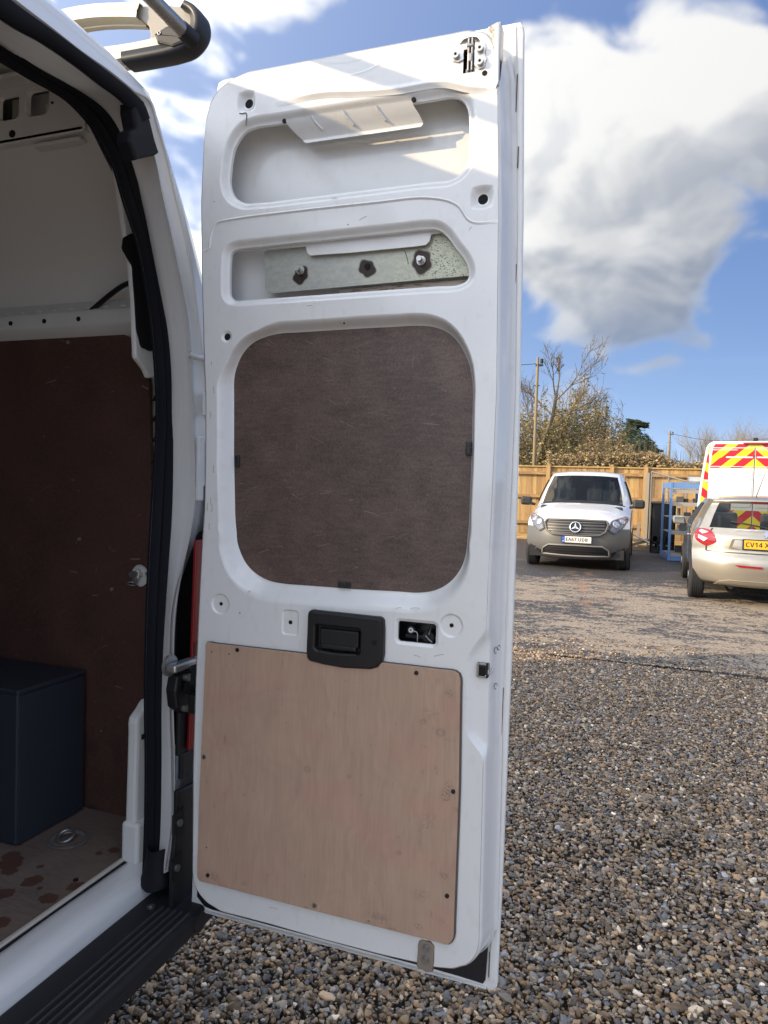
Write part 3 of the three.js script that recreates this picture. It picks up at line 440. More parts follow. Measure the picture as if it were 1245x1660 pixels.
  // white inner post beside the foot of the doorway, with a sleeve at its base
  const po = part('inner_post', slab(smoothPoly([[-0.082, .846], [-0.128, .882], [-0.150, .86], [-0.150, .52], [-0.080, .52], [-0.078, .60]].map(p => [-p[0], p[1]]), 60, .04), 0, 0.03, [], 0.008).rotateY(Math.PI / 2).translate(-0.24, 0, 0), M.inner, van);
  part('post_sleeve', span(-0.245, -0.195, .497, .598, -0.145, -0.070, 0.010), M.inner, po);
  for (const [y, z] of [[.80, -.102], [.755, -.118], [.655, -.118]]) part('post_hole', box(0.003, 0.012, 0.013, -0.208, y, z), M.hole, po);
}

// ---------------------------------------------------------------- the open rear door (inner face on z = 0, hinges on its left edge)
{
  const door = new THREE.Group(); door.name = 'rear_door'; van.add(door); door.userData.label = 'open right rear door seen from its unlined inner side';
  const D = (n, g, m, l) => part(n, g, m, door, l);
  const pz = (g, s = 1.4) => planarUV(g, 'x', 'y', s);
  const edge0 = [[.010, .567], [.014, .543], [.027, .522], [.048, .506], [.084, .495], [.197, .496], [.323, .494], [.453, .495], [.527, .498], [.565, .499], [.597, .505], [.624, .520], [.641, .544], [.646, .569], [.645, .652], [.643, .836], [.642, .916], [.640, 1.05], [.639, 1.174], [.639, 1.254], [.641, 1.437], [.642, 1.602], [.634, 1.914], [.627, 2.088], [.623, 2.150], [.620, 2.195], [.612, 2.232], [.595, 2.255], [.563, 2.264], [.329, 2.266], [.241, 2.266], [.099, 2.266], [.065, 2.259], [.033, 2.242], [.014, 2.219], [.004, 2.187], [-.001, 2.137], [-.004, 2.012], [.002, 1.855], [.010, 1.711], [.018, 1.592], [.021, 1.458], [.021, 1.368], [.017, 1.290], [.012, 1.141], [.008, .991], [.006, .802]];
  const E = smoothPoly(edge0, 520, .03);
  const rec = y => y > 1.176 || y < .914 ? 0 : y > 1.10 ? .036 * sst(1.176, 1.095, y) : y > .965 ? lerp(.0345, .036, (y - .965) / .135) : .0345 * sst(.912, .968, y);
  const T = E.map(p => p[0] > .6 && p[1] > .9 && p[1] < 1.19 ? [p[0] - rec(p[1]), p[1]] : p);
  const N = polyNormals(E);
  const holeA = smoothPoly([[.058, 2.073], [.060, 2.095], [.069, 2.127], [.091, 2.152], [.120, 2.159], [.189, 2.158], [.459, 2.156], [.536, 2.155], [.555, 2.147], [.566, 2.130], [.571, 2.100], [.571, 2.040], [.564, 2.016], [.542, 2.002], [.150, 2.001], [.099, 2.004], [.069, 2.021], [.057, 2.050]], 220);
  const holeB = smoothPoly([[.063, 1.884], [.066, 1.905], [.080, 1.911], [.10, 1.912], [.49, 1.914], [.518, 1.910], [.535, 1.897], [.571, 1.850], [.580, 1.830], [.578, 1.812], [.562, 1.804], [.10, 1.803], [.075, 1.805], [.065, 1.815], [.063, 1.835]], 220);
  const win = smoothPoly([[.072, 1.639], [.077, 1.668], [.092, 1.696], [.115, 1.716], [.141, 1.726], [.173, 1.731], [.357, 1.733], [.472, 1.733], [.505, 1.730], [.533, 1.720], [.556, 1.701], [.575, 1.671], [.585, 1.643], [.590, 1.607], [.592, 1.484], [.591, 1.354], [.587, 1.300], [.577, 1.270], [.559, 1.245], [.532, 1.227], [.499, 1.219], [.360, 1.215], [.205, 1.214], [.166, 1.218], [.133, 1.232], [.109, 1.253], [.090, 1.291], [.083, 1.344], [.076, 1.476]], 300);
  const lipA = .017, lipB = .015;
  const wOut = n => Math.max(.012, .016 + .024 * Math.max(0, -n[1]) + .006 * Math.max(0, n[1]) + .012 * Math.max(0, -n[0]) - .003 * Math.max(0, n[0]) - (n[0] < 0 && n[1] > 0 ? .055 * -n[0] * n[1] : 0));
  const oA = offsetPoly(holeA, lipA), oB = offsetPoly(holeB, lipB), oW = offsetPoly(win, n => wOut(n));
  const slotR = roundRect(.4645, .5415, 1.1215, 1.1615, .006), oS = offsetPoly(slotR, .006);
  const circ = [[.064, 1.160, .0185], [.5715, 1.162, .019]], cp = circ.map(([x, y, r]) => circlePts(x, y, r, 44));
  const pad = roundRect(.216, .247, 1.113, 1.159, .005), oP = offsetPoly(pad, .004);
  const dim = [[.100, 2.208, .0095], [.602, 1.958, .0095]].map(([x, y, r]) => [circlePts(x, y, r, 40), roundRect(x - .021, x + .021, y - .021, y + .021, .012).length]);
  const dimO = [[.100, 2.208], [.602, 1.958]].map(([x, y]) => circlePts(x, y, .024, 40).map(p => { const a = p[0] - x, b = p[1] - y, m = Math.max(Math.abs(a), Math.abs(b)) / .024; const k = lerp(1, 1 / Math.max(m, .7) * .92, .55); return [x + a * k, y + b * k]; }));
  const dimS = circlePts(.065, 1.727, .0075, 32), dimSo = circlePts(.065, 1.727, .0135, 32);
  const latch = [[.622, 1.0965], [.640, 1.0965], [.640, 1.0695], [.622, 1.0695]];
  const topHole = [[.566, 2.252], [.557, 2.250], [.550, 2.243], [.550, 2.233], [.5585, 2.226], [.558, 2.188], [.580, 2.188], [.579, 2.226], [.588, 2.234], [.588, 2.243], [.582, 2.250], [.574, 2.252]];
  // rolled rim of the panel
  const base = E.map((p, i) => [p[0] + N[i][0] * .016, p[1] + N[i][1] * .010]);
  const recOf = i => Math.hypot(E[i][0] - T[i][0], 0), rz = i => -.011 * sst(0, .02, recOf(i));
  const rim = [T.map((p, i) => [p[0] - N[i][0] * .0005, p[1] - N[i][1] * .0005, 0]),
    T.map((p, i) => [p[0] + Math.min(.006, recOf(i) * .3), p[1], rz(i) * .3]), T.map((p, i) => [p[0] + Math.min(.013, recOf(i) * .6), p[1], rz(i) * .92]), E.map((p, i) => [p[0] - N[i][0] * .0006, p[1] - N[i][1] * .0006, rz(i) * 1.05 - .0003]),
    E.map((p, i) => [p[0] + N[i][0] * .0030, p[1] + N[i][1] * .0022, rz(i) - .0022]), E.map((p, i) => [p[0] + N[i][0] * .0055, p[1] + N[i][1] * .004, rz(i) * .8 - .0075]), E.map((p, i) => [lerp(E[i][0], base[i][0], .6), lerp(E[i][1], base[i][1], .6), -.026]), E.map((p, i) => [base[i][0], base[i][1], -.052]), E.map((p, i) => [base[i][0] + N[i][0] * .004, base[i][1] + N[i][1] * .004, -.0555])];
  const sheet = flat(T, [oA, oB, oW, oS, oP, ...cp.map((c, i) => offsetPoly(c, .0045)), ...dimO, dimSo, topHole.slice()], 0);
  const pieces = [sheet, loft(rim),
    pressing(holeA, lipA, 0, -.011), loft([ring(holeA, -.011), ring(offsetPoly(holeA, -.0012), -.017)]),
    pressing(holeB, lipB, 0, -.010), loft([ring(holeB, -.010), ring(offsetPoly(holeB, -.0012), -.016)]),
    pressing(win, n => wOut(n), 0, -.028, 10),
    pressing(slotR, .006, 0, -.004, 5), loft([ring(slotR, -.004), ring(slotR, -.010)]),
    pressing(pad, .004, 0, -.0028, 4), flat(pad, [circlePts(.231, 1.136, .0035, 16)], -.0028),
    ...cp.map((c, i) => pressing(c, .0045, 0, -.0035, 5)), ...cp.map((c, i) => flat(c, [circlePts(circ[i][0], circ[i][1], .0036, 16)], -.0035)),
    ...dim.map(([c], i) => loft([0, .2, .4, .6, .8, 1].map(t => { const s = t * t * (3 - 2 * t); return c.map((p, k) => [lerp(dimO[i][k][0], p[0], t), lerp(dimO[i][k][1], p[1], t), -.010 * s]); }))),
    pressing(dimS, .006, 0, -.003, 4)];
  D('inner_panel', pz(merge(pieces), 1.4), M.paint);
  // raised gusset over the top hinge corner: a soft ridge in the sheet
  const ridge = (pts, w, h) => { const c = new THREE.CatmullRomCurve3(pts.map(p => V3(p[0], p[1], 0)), false, 'centripetal').getPoints(60); const R = []; for (const [d, z] of [[-1, 0], [-.6, .25], [-.2, .9], [0, 1], [.2, .9], [.6, .25], [1, 0]]) R.push(c.map((p, i) => { const a = c[Math.max(0, i - 1)], b = c[Math.min(60, i + 1)], l = Math.hypot(b.x - a.x, b.y - a.y), nx = -(b.y - a.y) / l, ny = (b.x - a.x) / l, f = Math.min(1, i / 8, (60 - i) / 8); return [p.x + nx * d * w, p.y + ny * d * w, z * h * f + .0004]; })); return pz(loft(R, false)); };
  D('pressed_ridge', ridge([[.17, 2.196], [.27, 2.197], [.36, 2.186], [.43, 2.180], [.52, 2.178], [.575, 2.160], [.624, 2.150]], .010, .0045), M.paint);
  D('pressed_crease', [ridge([[-.001, 1.910], [.016, 1.914], [.021, 1.940], [.034, 1.965], [.06, 1.9695], [.385, 1.971], [.50, 1.968], [.554, 1.950], [.583, 1.916], [.634, 1.911]], .0032, -.0022 * -1)], M.paint);
  D('paint_crack', tube([[.084, 2.186, .0012], [.090, 2.184, .0012], [.100, 2.184, .0012], [.1015, 2.174, .0012], [.1005, 2.163, .0012], [.0985, 2.160, -.003]], .0009, 26, 4), M.crack);
  // outer skin with its folded edge and bead of sealer
  const skin = smoothPoly([[-.037, .440], [.021, .436], [.460, .437], [.640, .436], [.668, .437], [.673, .45], [.6755, .645], [.6765, .93], [.6775, 1.103], [.6775, 1.249], [.6765, 1.416], [.6745, 1.604], [.668, 1.941], [.6565, 2.290], [.650, 2.304], [.611, 2.305], [.0, 2.304], [-.014, 2.298], [-.030, 2.15], [-.042, 1.944], [-.025, 1.6], [-.022, 1.3], [-.03, .9], [-.036, .6]], 400, .02);
  const sk = D('outer_skin', pz(slab(skin, -.073, -.0655, [], .002), 1.1), M.paint);
  const hem = skin.filter(p => p[0] > .63 && p[1] > .452 && p[1] < 2.295).sort((a, b) => a[1] - b[1]);
  const strip = (d0, d1, z) => { const A = hem.map(p => [p[0] - d0, p[1], z]), B = hem.map(p => [p[0] - d1, p[1], z]); return [A, B]; };
  const [h0, h1] = strip(.0012, .013, -.0625), w = (p, s) => [p[0] + .0011 * NZ.noise(p[1] * 14, s, 3), p[1], p[2] + .0006 * NZ.noise(p[1] * 22, s, 8)];
  D('folded_edge', pz(loft([h0.map(p => [p[0], p[1], -.066]), h0.map(p => w(p, 1)), h1.map(p => w(p, 2)), h1.map(p => [p[0] - .0006, p[1], -.066])], false)), M.paint);
  const bead = hem.filter((_, i) => i % 3 === 0).map(p => [p[0] - .0145 + .0022 * NZ.noise(p[1] * 9, 5, 1), p[1], -.0635 + .0008 * NZ.noise(p[1] * 16, 1, 6)]);
  D('sealer_bead', tube(bead, .0032, 220, 6), M.sealant);
  const ck = [[.66, 1.11, .06], [.664, .98, .12], [.663, .70, .10], [.660, .58, .05], [.656, .49, .05], [.662, 1.35, .07], [.659, 1.82, .06], [.648, 2.17, .07], [.66, 1.22, .05], [.655, 2.05, .04]];
  ck.forEach(([x, y, l], i) => D('sealer_crack', tube([0, .2, .4, .6, .8, 1].map((t, k) => [x + .0022 * NZ.noise(t * 5, i * 3, 2) + (i % 2) * .0, y + l * (t - .5), -.0596]), .0009, 18, 4), M.crack));
  for (const [x, y, r] of [[.653, 1.118, .0055], [.6585, 1.124, .0045], [.655, 1.050, .0055]]) { D('chipped_spot', new THREE.TorusGeometry(r, .0008, 5, 18, 5).scale(.6, 1, 1).rotateY(.7).translate(x, y, -.028), M.crack); }
  // folded flange that joins panel to skin along the free edge
  D('edge_flange', pz(loft([E.map((p, i) => [base[i][0] + N[i][0] * .003, base[i][1] + N[i][1] * .003, -.0560]), E.map((p, i) => [p[0] + N[i][0] * .024, Math.min(2.30, Math.max(.52, p[1] + N[i][1] * .006)), -.0600])].map(r => r.filter(p => p[0] > .55 && p[1] > .56 && p[1] < 2.26)), false)), M.paint);
  // black painted corner and bottom edge inside the skin
  const blk = [[.0, .452], [.02, .449], [.461, .449], [.546, .450], [.60, .449], [.645, .447], [.6495, .456], [.652, .519], [.653, .549], [.6535, .571], [.6500, .574], [.645, .573], [.636, .548], [.60, .515], [.4, .50], [.05, .515], [.012, .54], [-.018, .575], [-.020, .47]];
  D('black_lower_edge', slab(blk, -.0645, -.0615), M.blackPaint);
  D('bottom_hem', pz(loft([[.4420, -.0655], [.4412, -.0605], [.4380, -.060], [.4355, -.066]].map(([y, z], k) => Array.from({ length: 60 }, (_, i) => { const x = lerp(-.03, .652, i / 59); return [x, y + .0012 * NZ.noise(x * 14, k, 4), z]; })), false)), M.sealant);
  // hole in the top corner with the hinge seen through it
  D('hinge_hollow', [span(.535, .60, 2.17, 2.262, -.055, -.050)], M.hole);
  D('top_catch', [span(.5665, .5700, 2.19, 2.249, -.012, .004, .001), span(.5735, .5765, 2.19, 2.249, -.012, .004, .001), disc(.004, .012, .5715, 2.235, .002, 'x', 10), span(.5605, .5785, 2.189, 2.200, -.02, -.006, .002), span(.5665, .5765, 2.205, 2.222, -.004, .005, .003)], M.steel);
  D('catch_plate', slab(smoothPoly([[.540, 2.231], [.5585, 2.230], [.5585, 2.212], [.548, 2.209], [.538, 2.213], [.5365, 2.226]], 50, .01), .0005, .003), M.zinc); D('catch_plate', slab(smoothPoly([[.5795, 2.226], [.586, 2.236], [.596, 2.237], [.6, 2.226], [.5985, 2.214], [.602, 2.206], [.598, 2.192], [.588, 2.190], [.580, 2.198]], 70, .008), .0005, .003), M.zinc);
  for (const [x, y] of [[.545, 2.221], [.590, 2.225], [.591, 2.201]]) { const b = D('catch_bolt', [disc(.0066, .007, x, y, .006, 'z', 18)], M.zinc); }
  for (const [x, y] of [[.545, 2.221], [.590, 2.225], [.591, 2.201]]) D('bolt_socket', disc(.0028, .0075, x, y, .0062, 'z', 6), M.hole);
  D('drain_hole', disc(.0048, .002, .599, 2.182, 0, 'z', 18), M.hole);
  D('hinge_strap', boardUV(slab([[.603, 2.262], [.622, 2.268], [.6235, 2.2], [.6255, 2.158], [.620, 2.152], [.6175, 2.16], [.6165, 2.218], [.612, 2.238]], -.004, .0035, [], .001), .55, .65, 2.1, 2.3), phys(1, 1, 1, .5, 0, { map: dataTex(128, 128, (u, v) => { const r = sst(.5, .72, .6 * n16(u, v) + .4 * n64(u, v)) * sst(.55, .85, v); return [lerp(.70, .34, r), lerp(.68, .24, r), lerp(.62, .17, r)]; }) })); D('hinge_strap', merge([span(.6225, .6262, 2.155, 2.268, -.030, .003, .001), slab([[.6175, 2.2625], [.6235, 2.266], [.6262, 2.16], [.6215, 2.149], [.6175, 2.158], [.6165, 2.20]], .003, .0048, [], .0006)]), M.zinc);
  D('strap_slot', [span(.6258, .627, 2.168, 2.205, -.015, -.006)], M.hole);
  // upper opening: folded flap hanging in it
  const fp = [[[.189, 2.160, -.004], [.459, 2.156, -.004]], [[.191, 2.152, -.008], [.461, 2.149, -.008]], [[.203, 2.139, -.017], [.470, 2.136, -.017]], [[.2165, 2.127, -.027], [.4745, 2.126, -.027]], [[.2205, 2.1225, -.028], [.475, 2.1215, -.028]], [[.226, 2.1175, -.0245], [.4715, 2.1155, -.0245]]];
  const flap = D('folded_flap', pz(loft(fp.map(([a, b]) => Array.from({ length: 30 }, (_, i) => a.map((v, k) => lerp(v, b[k], i / 29)))), false)), M.paint);
  for (const t of [.22, .475, .73]) part('flap_rib', tube([0, .25, .5, .75, 1].map(u => { const q = u * 2.2, i = Math.floor(q), f = q - i, P = k => fp[k][0].map((v, m) => lerp(v, fp[k][1][m], t)); const a = P(i), b = P(i + 1); return [lerp(a[0], b[0], f) + .002 * u, lerp(a[1], b[1], f), lerp(a[2], b[2], f) + .0005]; }), .0026, 12, 6), M.paint, flap);
  for (const x of [.186, .462]) D('flap_notch', disc(.0045, .004, x, 2.1585, -.006, 'z', 10), M.hole);
  D('tape_tab', box(.008, .026, .001, .575, 2.055, -.058, 0), std(.45, .36, .16, .6), 'yellowed scrap of tape');
  // lower slot: galvanised plate behind, painted tab over it
  const galv = dataTex(512, 128, (u, v) => { const a = n16(u * 2, v), b = n64(u, v * .3), c = n256(u * .6, v * .2); const speck = sst(.66, .74, n64(u * 3, v) * .55 + n256(u, v * .3) * .45) * sst(.55, .85, u); const rust = Math.max(...[[.19, .35, .045], [.52, .38, .045], [.775, .42, .055]].map(([x, y, r]) => { const an = Math.atan2((v - y) * .22, u - x), d = Math.hypot(u - x, (v - y) * .22); return sst(1.1, .85, d / (r * (.92 + .12 * Math.sin(an * 2 + x * 30) + .07 * Math.sin(an * 5 + y * 9)) )); })); const w = Math.max(speck * .85, rust); const k = .88 + .12 * (a - .5) + .10 * (b - .5) + .10 * (c - .5), ylw = sst(.3, .9, u) * .05; return [lerp((.52 + ylw) * k, .035, w), lerp((.525 + ylw) * k, .022, w), lerp((.475 - ylw * .6) * k, .016, w)]; }, false);
  const pg = slab(smoothPoly([[.132, 1.910], [.30, 1.913], [.60, 1.915], [.60, 1.8275], [.15, 1.821], [.138, 1.823], [.134, 1.835]], 120, .02), -.036, -.034); boardUV(pg, .132, .58, 1.82, 1.915);
  const plate = D('galvanised_plate', pg, phys(1, 1, 1, .42, .35, { map: galv }));
  part('plate_scratch', tube([[.444, 1.885, -.0335], [.450, 1.868, -.0335], [.452, 1.858, -.0335]], .0006, 8, 4), M.crack, plate);
  for (const [x, y] of [[.218, 1.863], [.479, 1.862]]) part('bolt', [disc(.009, .004, x, y, -.032, 'z', 18), disc(.0052, .018, x, y, -.024, 'z', 12), disc(.0075, .006, x, y, -.029, 'z', 6)], M.zinc, plate);
  part('bolt_hole', disc(.0065, .002, .366, 1.860, -.0335, 'z', 14), M.hole, plate);
  D('slot_tab', pz(merge([slab([[.05, 1.926], [.05, 1.912], [.233, 1.908], [.236, 1.896], [.243, 1.889], [.333, 1.887], [.475, 1.888], [.490, 1.889], [.497, 1.896], [.500, 1.9085], [.56, 1.911], [.58, 1.926]], -.026, -.023)])), M.paint);
  D('plate_backing', [span(.30, .60, 1.80, 1.823, -.047, -.044)], M.dirtyZinc);
  // window opening: brown board, three spring clips
  const wb = slab(offsetPoly(win, .003), -.034, -.0265); boardUV(wb, .07, .594, 1.213, 1.735);
  D('window_board', wb, M.brownBoard, 'dark brown scratched board filling the window opening');
  for (const [x, y, r] of [[.083, 1.466, 0], [.588, 1.498, 0], [.340, 1.219, 1]]) D('board_clip', [r ? box(.028, .012, .005, x, y, -.0235, .0015) : box(.011, .026, .005, x, y, -.0235, .0015), r ? box(.012, .008, .004, x, y + .001, -.021, .001) : box(.007, .012, .004, x, y - .004, -.021, .001), disc(.003, .003, x + (r ? .009 : 0), y + (r ? 0 : .008), -.0205, 'z', 10)], std(.05, .047, .045, .4, .6));
  D('clip_hole', disc(.0017, .002, .329, 1.744, -.010, 'z', 10), M.hole);
  // pale plywood board on the lower half
  const pb = smoothPoly([[.037, 1.076], [.30, 1.0775], [.580, 1.079], [.590, 1.0755], [.5945, 1.065], [.599, .856], [.5985, .573], [.596, .5635], [.587, .5545], [.30, .5545], [.034, .5555], [.029, .5605], [.0275, .57], [.028, .728]], 260, .02);
  const pbg = slab(pb, .001, .010, [], .0008); boardUV(pbg, .025, .60, .553, 1.08);
  D('plywood_board', pbg, M.paleBoard, 'pale new plywood board screwed to the lower half');
  D('board_edge', slab(offsetPoly(pb, .0016).map(p => [p[0] + .0012, p[1] - .0004]), .0006, .0060), std(.10, .085, .07, .7));
  for (const [x, y] of [[.115, 1.069], [.509, 1.067], [.589, .851], [.584, .649], [.055, .573]]) D('black_screw', [disc(.0042, .003, x, y, .0105, 'z', 16)], M.blackPlastic);
  for (const [x, y, a] of [[.039, .829, 1.4], [.309, .566, .9], [.427, .562, 0]]) { const s = D('steel_screw', disc(a ? .0048 : .002, .003, x, y, .0105, 'z', 16), M.steel); if (a) part; }
  for (const [x, y, a] of [[.039, .829, 1.4], [.309, .566, .9]]) D('screw_slot', box(.0075, .0012, .001, 0, 0, 0).rotateZ(a).translate(x, y, .0122), M.hole);
  for (const [x, y] of [[.052, 1.058], [.050, .633], [.095, 1.058]]) D('nail_hole', disc(.0016, .001, x, y, .0102, 'z', 8), M.crack);
  // small holes
  for (const [r, x, y, z] of [[.0044, .231, 1.136, -.0042], [.0042, .064, 1.160, -.005], [.0042, .5715, 1.162, -.005], [.0098, .100, 2.208, -.0125], [.0098, .602, 1.958, -.0125], [.0078, .065, 1.727, -.0055]]) D('panel_hole', disc(r, .003, x, y, z, 'z', 20), M.hole);
  // handle plate with its pull cup
  const hp = smoothPoly([[.277, 1.159], [.279, 1.165], [.285, 1.1685], [.36, 1.168], [.432, 1.167], [.4385, 1.162], [.4405, 1.145], [.441, 1.093], [.438, 1.079], [.431, 1.069], [.416, 1.063], [.357, 1.059], [.315, 1.061], [.285, 1.065], [.278, 1.071], [.276, 1.087]], 160, .012);
  const cup = smoothPoly([[.296, 1.138], [.299, 1.1405], [.388, 1.1400], [.3925, 1.136], [.3925, 1.095], [.389, 1.0905], [.336, 1.088], [.302, 1.090], [.296, 1.095]], 120, .008);
  const dome = [[0, .001], [0, .009], [-.0008, .0125], [-.0025, .0152], [-.005, .017]];
  const cupR = [[.004, .017], [.001, .016], [0, .013], [-.0012, .0012]];
  const hnd = D('handle_plate', [loft(dome.map(([d, z]) => ring(offsetPoly(hp, d), z))), flat(offsetPoly(hp, -.005), [offsetPoly(cup, .004)], .017), loft(cupR.map(([d, z]) => ring(offsetPoly(cup, d), z))), flat(offsetPoly(cup, -.0012), [], .0012)], std(.0085, .0082, .0085, .48, 0, { bumpMap: paintBump, bumpScale: .0006 }), 'black plastic door handle surround');
  part('pull_lever', [box(.085, .034, .010, .346, 1.117, .006, .004), box(.076, .010, .008, .346, 1.098, .009, .003)], M.blackPlastic, hnd);
  part('cover_screw', [disc(.0055, .002, .424, 1.118, .0172, 'z', 16), disc(.0025, .003, .424, 1.118, .0178, 'z', 6)], M.hole, hnd);
  // access slot with the latch rods inside
  const acc = D('latch_mechanism', [disc(.008, .02, .486, 1.142, -.03, 'z', 16), span(.47, .536, 1.122, 1.132, -.05, -.03, .003), disc(.012, .02, .520, 1.130, -.035, 'z', 16)], M.blackPlastic);
  part('latch_rod', [tube([[.487, 1.142, -.018], [.494, 1.1405, -.018], [.499, 1.1385, -.018], [.5005, 1.120, -.018]], .0012, 20, 6), tube([[.522, 1.136, -.022], [.524, 1.15, -.03], [.523, 1.165, -.04]], .0008, 8, 5), tube([[.516, 1.134, -.02], [.522, 1.128, -.02], [.53, 1.122, -.02]], .0012, 8, 5)], M.zinc, acc);
  part('rod_clip', [new THREE.TorusGeometry(.0036, .0018, 6, 16).translate(.4865, 1.142, -.018)], std(.7, .7, .72, .4), acc);
  D('slot_backing', span(.44, .565, 1.10, 1.18, -.062, -.058), M.blackPaint);
  // lock on the free edge
  const lk = D('edge_lock', [span(.6225, .6440, 1.0685, 1.0965, -.020, -.0055, .002)], M.blackPlastic);
  part('lock_frame', [span(.6225, .6265, 1.069, 1.096, -.0065, -.0030, .001), span(.6265, .640, 1.0925, 1.0965, -.008, -.0035, .001), span(.6265, .640, 1.0685, 1.0720, -.009, -.0045, .001), span(.6385, .645, 1.074, 1.0945, -.018, -.007, .001)], M.steel, lk);
  part('lock_mouth', [span(.6270, .6385, 1.0725, 1.0885, -.0060, -.0045)], M.hole, lk);
  part('lock_jaw', [tube([[.638, 1.0725, -.005], [.648, 1.078, -.014], [.651, 1.088, -.02]], .0016, 10, 6), span(.640, .646, 1.0760, 1.0840, -.010, -.006, .001)], M.zinc, lk);
  // bracket at the foot
  const br = D('foot_bracket', [slab(smoothPoly([[.528, .538], [.533, .545], [.552, .547], [.560, .540], [.5605, .508], [.558, .490], [.546, .486], [.527, .492]], 60, .01), -.003, .0035, [], .001), box(.03, .006, .05, .543, .489, -.025, .001)], M.dirtyZinc);
  for (const y of [.533, .511]) part('bracket_bolt', [disc(.0085, .004, .5445, y, .004, 'z', 20), disc(.0052, .007, .5445, y, .006, 'z', 6)], M.steel, br);
  // hinge leaf on the door edge
  D('door_hinge_leaf', [span(-.035, .004, .90, .945, -.060, -.030, .006), span(-.03, .0, .965, 1.01, -.05, -.03, .004)], M.blackPlastic);
  D('dented_patch', ridge([[.27, 2.245], [.32, 2.236], [.36, 2.238], [.39, 2.246]], .014, -.0022), M.paint);
  const rs = rng(8); for (let i = 0; i < 8; i++) { const y = 1.30 + .45 * rs(), x = .026 + .014 * rs(), l = .006 + .045 * rs() * rs(); D('scratch', tube([[x, y, .0003], [x + .0008 * (rs() - .5), y + l * .5, .0003], [x + .0015 * (rs() - .5), y + l, .0003]], .00035, 6, 4), M.crack); }
  for (const [x, y, l, a] of [[.46, 1.185, .012, .2], [.49, 1.188, .018, .1], [.54, 1.10, .02, .3], [.50, 1.098, .014, -.2], [.25, 1.78, .012, 0], [.36, 1.94, .016, .4], [.20, .53, .02, .1], [.58, 1.90, .008, .9], [.30, 2.0 - .012, .01, 0], [.13, 1.19, .01, .5]]) D('scratch', tube([[x, y, .0003], [x + l * .5 * Math.cos(a), y + l * .5 * Math.sin(a) + .001, .0003], [x + l * Math.cos(a), y + l * Math.sin(a), .0003]], .0004, 6, 4), std(.3, .29, .27, .8));
  const r0 = rng(3); // scuffs and chips on the paint
  for (let i = 0; i < 26; i++) { const x = .02 + .6 * r0(), y = .52 + 1.7 * r0(), inside = (x > .05 && x < .6 && ((y > 1.19 && y < 1.75) || (y > 1.78 && y < 1.93) || (y > 1.98 && y < 2.18))) || (x < .61 && y < 1.09) || (x > .26 && x < .46 && y < 1.18) || (x > .6 && y > .9 && y < 1.19); if (inside) continue; D('chipped_spot', disc(.0008 + .0010 * r0(), .0006, x, y, .0002, 'z', 7), M.crack); }
}

